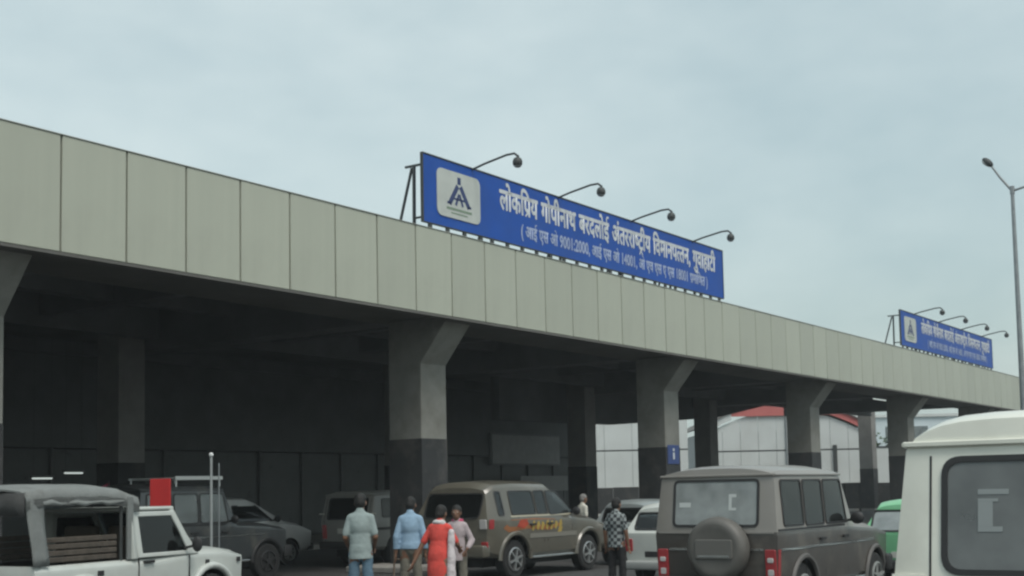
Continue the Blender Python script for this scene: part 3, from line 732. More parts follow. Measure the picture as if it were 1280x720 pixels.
    for (x0, x1, z0, z1, m) in sp.get('tail_side', []):
        for sg in (-1, 1): on_side(sts, rnd(rect(x0, x1, z0, z1), .02), sg, .010, .03).build('tail_lamp', m, t)
    for (y0, y1, z0, z1, m) in sp.get('headl', []):
        for sg in (-1, 1):
            pl = [(sg * a, b_) for a, b_ in rnd(rect(y0, y1, z0, z1), .04)]
            on_end(sts[-1], pl, 1, .02, .05).build('headlight', m, t, bevel=.006, seg=1)
    if sp.get('grille'):
        y, z0, z1 = sp['grille']; gr = on_end(sts[-1], rnd(rect(-y, y, z0, z1), .03), 1, .012, .03).build('grille', black_plastic, t)
        for k in range(5):
            yy = -y * .8 + y * 1.6 * k / 4; on_end(sts[-1], rect(yy - .015, yy + .015, z0 + .02, z1 - .02), 1, .02, .012).build('grille_bar', chrome, gr)
    for key, st, dr in (('bump_r', sts[0], -1), ('bump_f', sts[-1], 1)):
        if sp.get(key):
            w_, z0, z1, m = sp[key]; xe = end_x(st, (z0 + z1) / 2)
            b = MB(); b.bb(xe + dr * .14 if dr < 0 else xe - .08, xe + .08 if dr < 0 else xe + .14, -w_, w_, z0, z1); b.build('bumper', m, t, bevel=.04, seg=3, smooth=45)
    if sp.get('plate'):
        y0, y1, z0, z1 = sp['plate']; on_end(sts[0], rnd(rect(y0, y1, z0, z1), .01), -1, sp.get('plate_off', .03), .02).build('number_plate', sp.get('plate_m', number_plate), t)
    for (x0, x1, z0, z1, m) in sp.get('strips', []):
        for sg in (-1, 1):
            K = 8; xs = [x0 + (x1 - x0) * k / K for k in range(K + 1)]; poly = [(x, z0) for x in xs] + [(x, z1) for x in reversed(xs)]
            on_side(sts, poly, sg, .010, .02).build('side_moulding', m, t)
    for (y0, y1, z0, z1, m) in sp.get('rear_strips', []): on_end(sts[0], rect(y0, y1, z0, z1), -1, .012, .02).build('tailgate_trim', m, t)
    for x in sp.get('seams', []):
        for sg in (-1, 1): on_side(sts, rect(x - .006, x + .006, sts[1]['zb'] + .12, sts[1]['zm'] + .02), sg, .0015, .01).build('door_seam', black_plastic, t)
    for y in sp.get('rear_seams', []):
        zs = [sts[0]['zb'] + .1 + (sts[0]['zt'] - .2 - sts[0]['zb']) * k / 24 for k in range(25)]
        on_end(sts[0], [(y - .005, z) for z in zs] + [(y + .005, z) for z in reversed(zs)], -1, .003, .01).build('door_seam', black_plastic, t)
    for (x, z) in sp.get('handles', []):
        for sg in (-1, 1): on_side(sts, rnd(rect(x - .09, x + .09, z - .018, z + .018), .015), sg, .035, .04).build('door_handle', sp.get('handle_m', black_plastic), t)
    if sp.get('mirror'):
        x, z = sp['mirror']
        for sg in (-1, 1):
            y = side_y(sts, x, z); b = MB(); b.ellipsoid((x, sg * (y + .15), z + .02), (.05, .10, .085), 12, 8); b.bar((x, sg * (y - .02), z - .02), (x, sg * (y + .12), z), .035)
            b.build('mirror', black_plastic, t, smooth=50)
    if sp.get('drip'):
        zr = sp['drip']; i = sp['ws']; xs = [sts[k]['x'] + sts[k]['dt'] for k in range(i + 1)]
        ys = [sts[k]['wt'] for k in range(i + 1)]
        for sg in (-1, 1): MB().tube([(x, sg * (y + .008), zr) for x, y in zip(xs, ys)], .016, 6).build('drip_rail', sp.get('paint2', sp['paint']), t)
        x0 = end_x(sts[0], zr); MB().bb(x0 - .022, x0 + .02, -sts[0]['wt'] - .01, sts[0]['wt'] + .01, zr - .014, zr + .014).build('drip_rail', sp.get('paint2', sp['paint']), t, bevel=.005, seg=1)
    if sp.get('steps'):
        z = sp['steps']
        for sg in (-1, 1): MB().bb(sp['axles'][0] + .5, sp['axles'][1] - .5, sg * sp['tw'] + (-.02 if sg > 0 else -.12), sg * sp['tw'] + (.12 if sg > 0 else .02), z, z + .05).build('side_step', chrome, t, bevel=.012)
    return t

# brown two-tone boxy wagon
brown = paint('brown_paint', (0.068, 0.061, 0.055), 0.35, 0.6, 0.25)
brown_up = paint('brown_upper_paint', (0.25, 0.235, 0.215), 0.4, 0.4, 0.25)
BOX = dict(st=[ST(0, .46, 1.13, 1.86, .80, .83, .77, .06, -.02, .07), ST(.35, .40, 1.13, 1.89, .81, .835, .78, .07), ST(1.6, .40, 1.13, 1.90, .81, .835, .78, .07),
    ST(2.22, .40, 1.12, 1.87, .81, .83, .77, .06, 0, -.12), ST(2.42, .40, 1.11, 1.17, .81, .83, .72, .03, 0, .06), ST(3.3, .42, 1.06, 1.13, .79, .80, .68, .03), ST(3.86, .46, .98, 1.04, .74, .75, .62, .03)],
    wr=.36, axles=(.78, 3.28), tw=.70, tyre=.22, paint=brown, paint2=brown_up, ws=3, glass=glass_dark, side_glass=glass_mid, rear_glass=glass_bol,
    side_w=[rect(.20, .76, 1.21, 1.75), rect(.84, 1.40, 1.20, 1.75), [(1.48, 1.20), (2.17, 1.20), (2.07, 1.75), (1.48, 1.75)]],
    decal=mat('bright_sticker', (.50, .53, .52), .5), rear_w=(.56, 1.22, 1.76, .05), rear_stickers=[(-.28, -.18, 1.40, 1.43), (-.22, -.18, 1.43, 1.56), (-.28, -.18, 1.56, 1.60), (.34, .50, 1.44, 1.50)],  # daylight through the rear window, painted as bright patches on the pane
    tail=[(.66, .80, .52, .92, tail_red), (.69, .77, .60, .68, tail_clear), (.69, .77, .76, .82, tail_clear)], tail_side=[(.0, .07, .52, .92, tail_red)],
    bump_r=(.80, .40, .58, black_plastic), bump_f=(.80, .42, .66, black_plastic), headl=[(.45, .64, .72, .92, tail_clear)], grille=(.42, .70, .95),
    rear_strips=[(-.64, -.36, .905, .93, chrome), (.36, .64, .905, .93, chrome), (-.78, .78, 1.115, 1.135, brown_up)], strips=[(.08, 3.2, .90, .93, chrome), (.02, 2.4, 1.14, 1.165, black_plastic)],
    seams=[.82, 1.45, 2.2], handles=[(1.30, 1.0), (2.08, 1.0)], mirror=(2.22, 1.22), drip=1.83, flare=.035, flare_m=mat('grey_flare', (.11, .105, .10), .6), steps=.38)
FX = 1.09; BOX0 = dict(BOX); BOX0['st'] = [dict(q) for q in BOX['st']]
for s_ in BOX['st']: s_['x'] *= FX
BOX['side_w'] = [[(x * FX, z) for x, z in p_] for p_ in BOX['side_w']]; BOX['axles'] = (.82, 3.56); BOX['seams'] = [.90, 1.57, 2.40]; BOX['handles'] = [(1.42, 1.0), (2.26, 1.0)]; BOX['mirror'] = (2.40, 1.22)
BOX['strips'] = [(.08, 3.5, .90, .93, chrome), (.02, 2.6, 1.14, 1.165, black_plastic)]
bol = vehicle('boxy_wagon', 'dark brown boxy wagon with a spare wheel on its back door', 'car', (2.50, 16.05), 34.46, BOX)
# spare wheel with cover
spm = MB(); spm.lathe([(.30, .10), (.385, .07), (.40, .0), (.385, -.10), (.34, -.14), (.30, -.15), (.25, -.142)], (-.135, -.10, .93), 'X', 32)
sw = spm.build('spare_wheel', mat('spare_cover', (.12, .115, .105), .5, 0, .12, 6), bol, smooth=40)
MB().prism([(-.295, -.10 + y, .93 + z) for y, z in rnd(rect(-.25, .25, -.12, .12), .03)], [(-.24, -.10 + y, .93 + z) for y, z in rnd(rect(-.25, .25, -.12, .12), .03)]).build('cover_plate', mat('cover_plate', (.14, .135, .125), .45), sw, bevel=.01)
MB().bb(-.300, -.2955, -.31, .11, .835, .86).build('plate_rim', chrome, sw)
on_end(BOX['st'][0], rnd(rect(-.44, -.30, .80, .86), .02), -1, .03, .04).build('door_handle', black_plastic, bol)

# olive wagon
olive = paint('olive_paint', (0.112, 0.104, 0.082), 0.3, 0.7, 0.2)
OLV = dict(st=[ST(0, .50, 1.18, 1.80, .82, .88, .70, .06, -.03, .16), ST(.30, .42, 1.17, 1.90, .86, .905, .74, .07, 0, .06), ST(1.0, .40, 1.15, 1.93, .87, .91, .75, .07), ST(2.1, .40, 1.13, 1.91, .87, .91, .75, .07),
    ST(2.78, .40, 1.12, 1.80, .87, .905, .73, .06, 0, -.42), ST(3.12, .42, 1.11, 1.17, .87, .90, .74, .04, 0, .10), ST(3.75, .44, 1.06, 1.13, .86, .88, .72, .06), ST(4.25, .46, .94, 1.01, .80, .82, .62, .05), ST(4.40, .48, .86, .92, .72, .74, .54, .04)],
    wr=.375, axles=(.86, 3.52), tw=.75, tyre=.24, ra=.47, paint=olive, ws=4, glass=glass_dark, side_glass=glass_mid, rear_glass=glass_dark, rim=rim_m, spokes=6,
    side_w=[rect(.34, .50, 1.24, 1.76), rect(.78, 1.56, 1.24, 1.76), rect(1.64, 1.98, 1.24, 1.76), [(2.06, 1.22), (2.96, 1.22), (2.50, 1.74), (2.06, 1.76)]],
    rear_w=(.66, 1.20, 1.72, .08), tail=[(.70, .86, .98, 1.16, tail_clear), (.72, .86, .60, .74, tail_red)], tail_side=[(.02, .16, .98, 1.16, tail_red)],
    bump_r=(.86, .44, .68, olive), bump_f=(.80, .42, .68, olive), headl=[(.44, .70, .70, .86, tail_clear)], grille=(.40, .62, .86),
    strips=[(1.34, 3.04, .76, .85, mat('olive_moulding', (.21, .20, .17), .5)), (.70, 2.98, 1.185, 1.215, mat('cream_strip', (.45, .42, .32), .5))], seams=[.70, 1.58, 2.02, 3.02], handles=[(1.42, 1.03), (2.02, 1.03)], mirror=(2.86, 1.24), flare=.045, flare_m=olive, steps=.36, plate=(-.26, .26, .74, .86))
for s_ in OLV['st'][:5]: s_['zt'] -= .09
OLV['side_w'] = [[(x, z if z < 1.5 else z - .085) for x, z in p_] for p_ in OLV['side_w']]; OLV['rear_w'] = (.66, 1.20, 1.64, .08)
scp = vehicle('olive_wagon', 'olive grey tall wagon with yellow and red graphics along its side', 'car', (-1.21, 24.71), 35.5, OLV)
dec = {'yellow_graphic': mat('decal_yellow', (.42, .30, .07), .5, 0, .2, 6), 'orange_graphic': mat('decal_rust', (.28, .11, .04), .5, 0, .2, 6), 'red_graphic': mat('decal_red', (.42, .06, .03), .5, 0, .2, 6)}
for sg in (-1, 1):
    on_side(OLV['st'], [(.45, .98), (.62, .90), (1.25, .95), (2.0, .90), (2.45, .98), (2.2, 1.12), (1.5, 1.15), (.7, 1.14)], sg, .003, .01).build('orange_graphic', dec['orange_graphic'], scp)
    on_side(OLV['st'], [(.9, 1.0), (1.12, .96), (1.28, 1.04), (1.22, 1.14), (1.0, 1.12)], sg, .006, .01).build('red_graphic', dec['red_graphic'], scp)
    for k in range(7):
        x = 1.40 + k * .16; on_side(OLV['st'], [(x, .92 + .03 * (k % 2)), (x + .05, .90), (x + .12, 1.0), (x + .09, 1.10 - .02 * (k % 3)), (x + .03, 1.08)], sg, .007, .01).build('yellow_graphic', dec['yellow_graphic'], scp)
    on_side(OLV['st'], [(2.3, .80), (2.44, .82), (2.5, .95), (2.38, .97)], sg, .0065, .01).build('yellow_graphic', dec['yellow_graphic'], scp)

# white tall van, right foreground
white = paint('white_paint', (0.78, 0.78, 0.69), 0.35, 0.5, 0.18)
VAN = dict(st=[ST(0, .48, 1.10, 1.93, .84, .87, .80, .075, -.03, .10), ST(.10, .42, 1.10, 1.95, .845, .875, .81, .095, -.02, .13), ST(.5, .40, 1.10, 1.96, .85, .88, .81, .10), ST(1.9, .40, 1.10, 1.96, .85, .88, .81, .10),
    ST(2.62, .40, 1.10, 1.91, .85, .875, .78, .09, 0, -.30), ST(2.95, .42, 1.09, 1.16, .85, .87, .74, .04, 0, .10), ST(3.7, .44, 1.03, 1.10, .82, .83, .68, .04), ST(4.20, .48, .94, 1.0, .76, .77, .60, .04)],
    wr=.37, axles=(.9, 3.4), tw=.72, tyre=.22, paint=white, ws=4, glass=glass_dark, side_glass=glass_mid, rear_glass=glass_van,
    side_w=[rect(.35, 1.05, 1.24, 1.80), rect(1.15, 1.80, 1.22, 1.80), [(1.9, 1.22), (2.72, 1.22), (2.45, 1.80), (1.9, 1.80)]],
    rear_w=(.595, 1.27, 1.80, .075), rear_stickers=[(.30, .445, 1.635, 1.66), (.35, .445, 1.60, 1.615), (.33, .445, 1.455, 1.48), (.375, .445, 1.4805, 1.5995)],  # bracket-shaped reflection painted on the rear pane
    tail=[(.72, .84, .66, .98, tail_red)], bump_r=(.86, .42, .60, black_plastic), bump_f=(.84, .42, .64, black_plastic), headl=[(.46, .68, .70, .88, tail_clear)], grille=(.40, .68, .9),
    rear_strips=[(-.86, -.70, 1.225, 1.245, white), (.70, .86, 1.225, 1.245, white)], rear_seams=[-.675, .675], strips=[(.1, 3.0, .86, .92, black_plastic)], seams=[1.1, 1.85, 2.75], handles=[(1.7, 1.04), (2.6, 1.04)], mirror=(2.75, 1.26), drip=1.89, plate=(-.26, .26, .78, .90))
for s_ in VAN['st']: s_['ce'] = 6
vehicle('tall_white_van', 'tall cream white van cut by the right edge, grey rear window', 'van', (2.60, 5.98), 34.46, VAN)

# small hatchbacks
def hatch(pm_, **k):
    d = dict(st=[ST(0, .36, .90, 1.30, .66, .71, .55, .05, -.02, .20), ST(.30, .30, .90, 1.38, .69, .73, .57, .05, 0, .10), ST(1.1, .28, .90, 1.40, .70, .74, .58, .05), ST(1.7, .28, .89, 1.39, .70, .74, .58, .05),
        ST(2.25, .28, .88, 1.31, .70, .735, .55, .05, 0, -.30), ST(2.60, .28, .87, .92, .70, .73, .60, .04, 0, .10), ST(3.1, .30, .80, .86, .69, .71, .56, .04), ST(3.42, .34, .70, .76, .62, .64, .48, .03)],
        wr=.28, axles=(.58, 2.78), tw=.62, tyre=.17, paint=pm_, ws=4, glass=glass_dark, side_w=[rect(.50, 1.16, .97, 1.28), [(1.24, .96), (2.30, .96), (1.92, 1.28), (1.24, 1.28)]],
        rear_w=(.50, .98, 1.24, .05), tail=[(.54, .69, .58, .80, tail_red)], bump_r=(.68, .30, .47, black_plastic), bump_f=(.62, .30, .46, black_plastic), headl=[(.36, .56, .56, .68, tail_clear)], grille=(.32, .54, .66),
        plate=(-.25, .25, .50, .60), plate_off=.01, seams=[1.2, 2.3], handles=[(1.32, .80)], mirror=(2.28, .97), strips=[(.1, 3.0, .52, .56, black_plastic)])
    d.update(k); return d
hw = hatch(paint('hatch_white', (.62, .64, .60), .35, .5, .2), plate=(-.30, .30, .48, .58), plate_m=black_plastic, bump_r=(.68, .26, .42, mat('grey_bumper', (.35, .36, .35), .5)))
vehicle('white_hatchback', 'small white hatchback half hidden left of the brown wagon', 'car', (2.54, 22.59), 34.46, hw)
vehicle('silver_hatchback', 'small silver hatchback ahead of the olive wagon', 'car', (2.36, 28.55), 34.46, hatch(paint('hatch_silver', (.30, .33, .33), .35, .5, .2, .2)))
green = paint('hatch_green', (.22, .56, .30), .4, .4, .15)
vehicle('green_hatchback', 'light green small car between the brown wagon and the white van', 'car', (6.24, 20.55), 34.46,
    hatch(green, rear_w=(.56, .94, 1.24, .06), rear_glass=glass('glass_bright', (.8, .84, .85), (.55, .6, .6), .5), side_glass=glass_pale))
# vehicles in the shade
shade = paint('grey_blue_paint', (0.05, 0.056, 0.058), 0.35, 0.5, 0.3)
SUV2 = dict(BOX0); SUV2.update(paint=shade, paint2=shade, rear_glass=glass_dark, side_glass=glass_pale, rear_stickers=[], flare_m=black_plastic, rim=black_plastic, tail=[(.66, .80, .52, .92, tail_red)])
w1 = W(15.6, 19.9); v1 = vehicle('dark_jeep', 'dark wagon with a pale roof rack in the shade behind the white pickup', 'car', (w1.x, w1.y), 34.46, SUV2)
rk = MB()
for y in (-.66, .66): rk.tube([(.95, y, 2.06), (2.15, y, 2.06)], .022, 6)
for x in (1.0, 1.35, 1.75, 2.1): rk.tube([(x, -.66, 2.06), (x, .66, 2.06)], .018, 6)
for x in (1.0, 2.1):
    for y in (-.66, .66): rk.tube([(x, y, 1.9), (x, y, 2.06)], .018, 6)
rk.build('roof_rack', mat('rack_paint', (.62, .64, .62), .4), v1, smooth=50)
MB().bb(.95, 2.15, -.70, -.684, 2.03, 2.10).build('rack_board', MATS['rack_paint'], v1)
w2 = W(19.3, 22.9)
mpv = hatch(paint('mpv_grey', (.62, .63, .61), .4, .4, .3)); 
MPV = dict(mpv); MPV['st'] = [dict(s_, x=s_['x'] * 1.2, zm=s_['zm'] * 1.15, zt=s_['zt'] * 1.16, zb=s_['zb'] * 1.1, wb=s_['wb'] * 1.13, wm=s_['wm'] * 1.13, wt=s_['wt'] * 1.13, dt=s_['dt'] * 1.2) for s_ in mpv['st']]
MPV.update(side_w=[rect(.62, 1.40, 1.10, 1.46), [(1.5, 1.10), (2.74, 1.10), (2.3, 1.46), (1.5, 1.46)]], axles=(.75, 3.30), wr=.31, tw=.68, rear_w=(.55, 1.12, 1.42, .05), seams=[1.45, 2.75], handles=[(1.6, .95)], mirror=(2.75, 1.12), tail=[(.6, .77, .68, .95, tail_red)], bump_r=(.76, .34, .55, black_plastic), bump_f=(.7, .34, .5, black_plastic), strips=[], headl=[(.4, .62, .62, .76, tail_clear)], grille=(.36, .6, .74), plate=(-.25, .25, .6, .7))
vehicle('grey_people_carrier', 'grey car deep in the shade, right of the white pickup bonnet', 'car', (w2.x, w2.y), 34.46, MPV)
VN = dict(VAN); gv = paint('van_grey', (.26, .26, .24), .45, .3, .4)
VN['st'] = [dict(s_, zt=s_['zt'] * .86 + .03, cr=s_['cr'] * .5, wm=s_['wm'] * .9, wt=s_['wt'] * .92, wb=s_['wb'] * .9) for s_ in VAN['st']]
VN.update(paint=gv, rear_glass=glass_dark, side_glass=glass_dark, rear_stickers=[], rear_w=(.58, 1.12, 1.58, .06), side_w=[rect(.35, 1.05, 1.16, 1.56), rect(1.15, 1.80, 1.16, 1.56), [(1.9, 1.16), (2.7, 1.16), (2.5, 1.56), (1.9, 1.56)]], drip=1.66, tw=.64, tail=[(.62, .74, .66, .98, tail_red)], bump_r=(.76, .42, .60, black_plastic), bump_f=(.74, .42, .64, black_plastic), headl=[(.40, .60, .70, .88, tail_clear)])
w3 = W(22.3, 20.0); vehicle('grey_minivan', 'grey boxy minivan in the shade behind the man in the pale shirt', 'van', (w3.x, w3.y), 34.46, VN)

# ------------------------------------------------------------------ white pickup with canvas top
wt_p = paint('pickup_white', (0.53, 0.56, 0.53), 0.4, 0.4, 0.2)
slat_m = mat('weathered_slat', (.075, .062, .050), .85, 0, .35, 9, .3, 40)
canvas_dark = mat('canvas_dark', (.06, .062, .062), .9, 0, .2, 3, .3, 22)
def pickup():
    t = thing('canvas_pickup', 'white open off-roader with a grey canvas top, lower left', 'car', (-5.95, 14.51, 0), R(90 - 25))
    st = [ST(0, .48, .90, .965, .70, .73, .70, .0), ST(.5, .44, .90, .965, .71, .73, .70, .0), ST(2.0, .44, .90, .965, .71, .73, .70, .0), ST(2.75, .44, .96, 1.02, .71, .73, .66, .02), ST(3.4, .46, .95, 1.01, .71, .72, .60, .03), ST(3.72, .48, .90, .97, .70, .71, .56, .03)]
    me, bo, co = body_mesh(st, [(.72, .35), (3.05, .35)], .42, wellw=.42)
    # open tub: cut the floor well out of the rear and the cabin
    tub = MB(); tub.bb(.06, 2.55, -.66, .66, .62, 1.4); tm = tub.mesh('tub'); tm.materials.append(black_plastic); to = bpy.data.objects.new('tub', tm); COL.objects.link(to)
    def b2(o):
        m = o.modifiers.new('t', 'BOOLEAN'); m.object = to; m.operation = 'DIFFERENCE'; m.solver = 'EXACT'; m.material_mode = 'TRANSFER'
    me.materials.append(wt_p)
    out = bake(me, [bo, b2]); bpy.data.objects.remove(co); bpy.data.objects.remove(to)
    out.polygons.foreach_set('use_smooth', [True] * len(out.polygons)); out.set_sharp_from_angle(angle=R(30)); link('body', out, None, t)
    for a in (.72, 3.05):
        for sg in (-1, 1):
            wheel(t, a, sg * .65, .35, .2, steel_rim, 6, sg)
            pts = [(a + math.cos(math.pi * k / 14) * .45, sg * .745, .35 + math.sin(math.pi * k / 14) * .45) for k in range(15)]
            MB().tube(pts, .045, 8).build('wheel_arch', wt_p, t, smooth=50)
    MB().bb(.2, 3.5, -.5, .5, .28, .5).build('chassis', black_plastic, t)
    # doors with upper frames
    for sg in (-1, 1):
        y = sg * .735
        b = MB()
        outer = [(1.66, .97), (2.80, .97), (2.55, 1.27), (2.38, 1.53), (1.62, 1.53)]; inner = [(1.74, 1.02), (2.58, 1.02), (2.46, 1.25), (2.32, 1.47), (1.71, 1.47)]
        tm_ = lambda x, z: sg * (.735 - max(0, z - .97) * .12)
        n = 5
        vs = [(x, tm_(x, z), z) for x, z in outer] + [(x, tm_(x, z), z) for x, z in inner] + [(x, tm_(x, z) - sg * .04, z) for x, z in outer] + [(x, tm_(x, z) - sg * .04, z) for x, z in inner]
        fs = []
        for k in range(n):
            k2 = (k + 1) % n; fs += [(k, k2, n + k2, n + k), (2 * n + k, 3 * n + k, 3 * n + k2, 2 * n + k2), (k, 2 * n + k, 2 * n + k2, k2), (n + k, n + k2, 3 * n + k2, 3 * n + k)]
        b._add(vs, fs); dr = b.build('door_frame', wt_p, t, bevel=.008, seg=1)
        gl = [(x, tm_(x, z) - sg * .02, z) for x, z in inner]; MB().prism(gl, [(q[0], q[1] - sg * .006, q[2]) for q in gl]).build('pane', glass_dark, dr)
        MB().prism([(x, sg * .737, z) for x, z in rect(1.655, 1.667, .55, .97)], [(x, sg * .72, z) for x, z in rect(1.655, 1.667, .55, .97)]).build('door_seam', black_plastic, t)
        MB().prism([(x, sg * .737, z) for x, z in rect(2.60, 2.612, .55, .96)], [(x, sg * .72, z) for x, z in rect(2.60, 2.612, .55, .96)]).build('door_seam', black_plastic, t)
        MB().bb(1.74, 1.92, sg * .745 - .02, sg * .745 + .02, .90, .935).build('door_handle', black_plastic, t, bevel=.008)
        MB().bb(2.95 - .02, 2.95 + .05, sg * .728 - .012, sg * .728 + .012, .76, .88).build('side_vent', black_plastic, t)
        MB().bb(3.60, 3.67, sg * .715 - .015, sg * .715 + .015, .82, .88).build('side_lamp', black_plastic, t)
        b = MB(); b.bar((2.52, sg * .72, 1.05), (2.54, sg * .86, 1.08), .03); b.ellipsoid((2.55, sg * .90, 1.10), (.04, .08, .10), 10, 8); b.build('mirror', black_plastic, t, smooth=50)
        MB().bb(1.0 - .04, 1.0 + .05, sg * .737 - .01, sg * .737 + .014, .80, .86).build('fuel_flap', black_plastic, t)
    # windscreen frame
    b = MB()
    for sg in (-1, 1): b.bar((2.72, sg * .68, .99), (2.36, sg * .62, 1.54), .06, .06)
    b.bar((2.36, -.65, 1.54), (2.36, .65, 1.54), .06, .06); b.bar((2.72, -.70, 1.01), (2.72, .70, 1.01), .05, .05); ws = b.build('windscreen_frame', wt_p, t)
    MB().prism([(2.71, -.66, 1.02), (2.71, .66, 1.02), (2.37, .60, 1.52), (2.37, -.60, 1.52)], [(2.70, -.66, 1.01), (2.70, .66, 1.01), (2.36, .60, 1.51), (2.36, -.60, 1.51)]).build('pane', glass_dark, ws)
    # cab roof, slightly lower than the canvas
    b = MB(); b.bb(1.45, 2.42, -.64, .64, 1.54, 1.59); b.build('cab_roof', wt_p, t, bevel=.025, seg=3, smooth=40)
    for sg in (-1, 1): MB().bar((1.60, sg * .715, .96), (1.58, sg * .66, 1.56), .10, .06).build('cab_pillar', wt_p, t, bevel=.01)
    # canvas canopy: crowned roof with rolled edges
    K, M = 18, 24; vs = []; fs = []
    def roof(x, v, off=0.0):
        e = max(0.0, (x - 1.05) / .6); e2 = max(0.0, (.35 - x) / .5)
        a_ = abs(v); dp = .15 * max(0.0, (a_ - .80) / .20) ** 1.4; return Vector((x, math.copysign(.70 * min(1.0, a_ * 1.16), v) + math.copysign(.012 * math.sin(x * 11) * (a_ > .9), v), 1.81 + .075 * (1 - a_ ** 2.6) - dp - .10 * e * e - .05 * e2 * e2 - .012 * math.sin(x * 9) ** 2 + off))
    for i in range(K + 1):
        for j in range(M + 1): vs.append(roof(-.12 + 1.82 * i / K, -1 + 2 * j / M))
    m1 = len(vs)
    for i in range(K + 1):
        for j in range(M + 1): q = roof(-.12 + 1.82 * i / K, -1 + 2 * j / M, -.02); vs.append(q)
    for i in range(K):
        for j in range(M):
            a = i * (M + 1) + j; fs.append((a, a + 1, a + M + 2, a + M + 1)); fs.append((m1 + a, m1 + a + M + 1, m1 + a + M + 2, m1 + a + 1))
    bd = [j for j in range(M + 1)] + [i * (M + 1) + M for i in range(1, K + 1)] + [K * (M + 1) + j for j in range(M - 1, -1, -1)] + [i * (M + 1) for i in range(K - 1, 0, -1)]
    for a, c in zip(bd, bd[1:] + bd[:1]): fs.append((a, m1 + a, m1 + c, c))
    b = MB(); b._add(vs, fs); cn = b.build('canvas_top', canvas_m, t, smooth=60)
    for sg in (-1, 1):
        # hanging rear corner strip and rolled-up side flap
        P = [(-.05, .96), (.17, .96), (.10, 1.77), (-.12, 1.77)]
        f = MB(); grid = []
        for i in range(9):
            z = .96 + .83 * i / 8; xa = -.03 - .09 * i / 8; xb = .20 - .07 * i / 8
            for j in range(5): x = xa + (xb - xa) * j / 4; grid.append((x, sg * (.735 - .04 * i / 8 + .012 * math.sin(j * 1.9 + i * .8)), z))
        fs = [(i * 5 + j, i * 5 + j + 1, (i + 1) * 5 + j + 1, (i + 1) * 5 + j) for i in range(8) for j in range(4)]
        f._add(grid, fs); o = f.build('corner_strip', canvas_m, cn, smooth=60); md = o.modifiers.new('s', 'SOLIDIFY'); md.thickness = .015
        f = MB(); f.tube([(.12 + 1.3 * k / 10, sg * (.70 + .01 * math.sin(k * 1.3)), 1.655 + .012 * math.sin(k * 2.1)) for k in range(11)], [.026 + .012 * math.sin(k * 1.7) for k in range(11)], 8)
        f.build('rolled_flap', canvas_m, cn, smooth=60)
        f = MB(); f.bb(1.48, 1.58, sg * .70 - .015, sg * .70 + .015, .96, 1.72); f.build('canvas_edge', canvas_m, cn, bevel=.006)
        MB().tube([(.12, sg * .66, .70), (.12, sg * .66, 1.74), (.12, sg * .60, 1.78)], .02, 6).build('hoop', steel_dark, t)
        MB().tube([(1.42, sg * .66, .70), (1.42, sg * .66, 1.74), (1.42, sg * .60, 1.78)], .02, 6).build('hoop', steel_dark, t)
    # rear valance of the canvas
    f = MB(); grid = [(-.12 - .02 * math.sin(j * 1.7), -.68 + 1.36 * j / 10, z) for z in (1.52, 1.64, 1.78) for j in range(11)]
    f._add(grid, [(i * 11 + j, i * 11 + j + 1, (i + 1) * 11 + j + 1, (i + 1) * 11 + j) for i in range(2) for j in range(10)])
    o = f.build('rear_valance', canvas_dark, cn, smooth=60); md = o.modifiers.new('s', 'SOLIDIFY'); md.thickness = .012
    # seats
    for sg in (-1, 1):
        
        for q_ in range(4): MB().bb(.22, 1.38, sg * .62 - .02, sg * .62 + .02, .985 + q_ * .075, .985 + q_ * .075 + .06).build('bench_slat', slat_m, t, bevel=.008, seg=1)
        f = MB(); f.bb(.25, 1.35, .25 if sg > 0 else -.6, .6 if sg > 0 else -.25, .80, .90); f.build('bench_cushion', seat_m, t, bevel=.03, seg=3, smooth=40)
        f = MB(); f.bb(1.78, 1.92, sg * .36 - .25, sg * .36 + .25, .85, 1.36); f.build('front_seat', seat_m, t, bevel=.04, seg=3, smooth=40)
    MB().bb(-.10, .02, -.70, .70, .44, .56).build('bumper', black_plastic, t, bevel=.02)
    MB().bb(3.70, 3.86, -.70, .70, .46, .60).build('bumper', black_plastic, t, bevel=.02)
    for sg in (-1, 1):
        MB().bb(-.03, .01, sg * .62 - .06, sg * .62 + .06, .62, .80).build('tail_lamp', tail_red, t, bevel=.008)
        MB().lathe([(.10, 0), (.095, .04), (.05, .06)], (3.71, sg * .48, .78), 'X', 18).build('headlight', tail_clear, t, smooth=40)
    MB().bb(3.70, 3.735, -.34, .34, .66, .88).build('grille', black_plastic, t)
    return t
pickup()

# ------------------------------------------------------------------ post, boards
ps = thing('steel_post', 'thin pale steel post with a round knob behind the white pickup', 'post', (-4.6, 19.5, 0))
MB().tube([(0, 0, 0), (0, 0, 2.3)], .021, 10).build('shaft', mat('pale_post', (.34, .36, .36), .5, .3, .1, 8), ps, smooth=50)
MB().ellipsoid((0, 0, 2.33), (.038, .038, .038), 12, 8).build('knob', mat('pale_knob', (.6, .62, .62), .4), ps, smooth=60)
p2 = thing('thin_rod', 'thin dark steel rod beside the knobbed post', 'post', (-4.62, 20.1, 0))
MB().tube([(0, 0, 0), (0, 0, 2.22)], .011, 8).build('shaft', steel_grey, p2, smooth=50); MB().lathe([(.12, 0), (.12, .03)], (0, 0, 0), 'Z', 14).build('foot', steel_grey, p2)
rb = thing('red_board', 'small red rectangular board on a post in the shade above the pickup', 'sign', (-6.06, 22.0, 0), -.1)
MB().bb(-.18, .18, -.02, .02, 1.52, 2.02).build('panel', red_board_m, rb, bevel=.008)
MB().tube([(0, .045, 0), (0, .045, 2.0)], .025, 8).build('post', steel_dark, rb); MB().lathe([(.2, 0), (.2, .05)], (0, .045, 0), 'Z', 14).build('foot', steel_dark, rb)
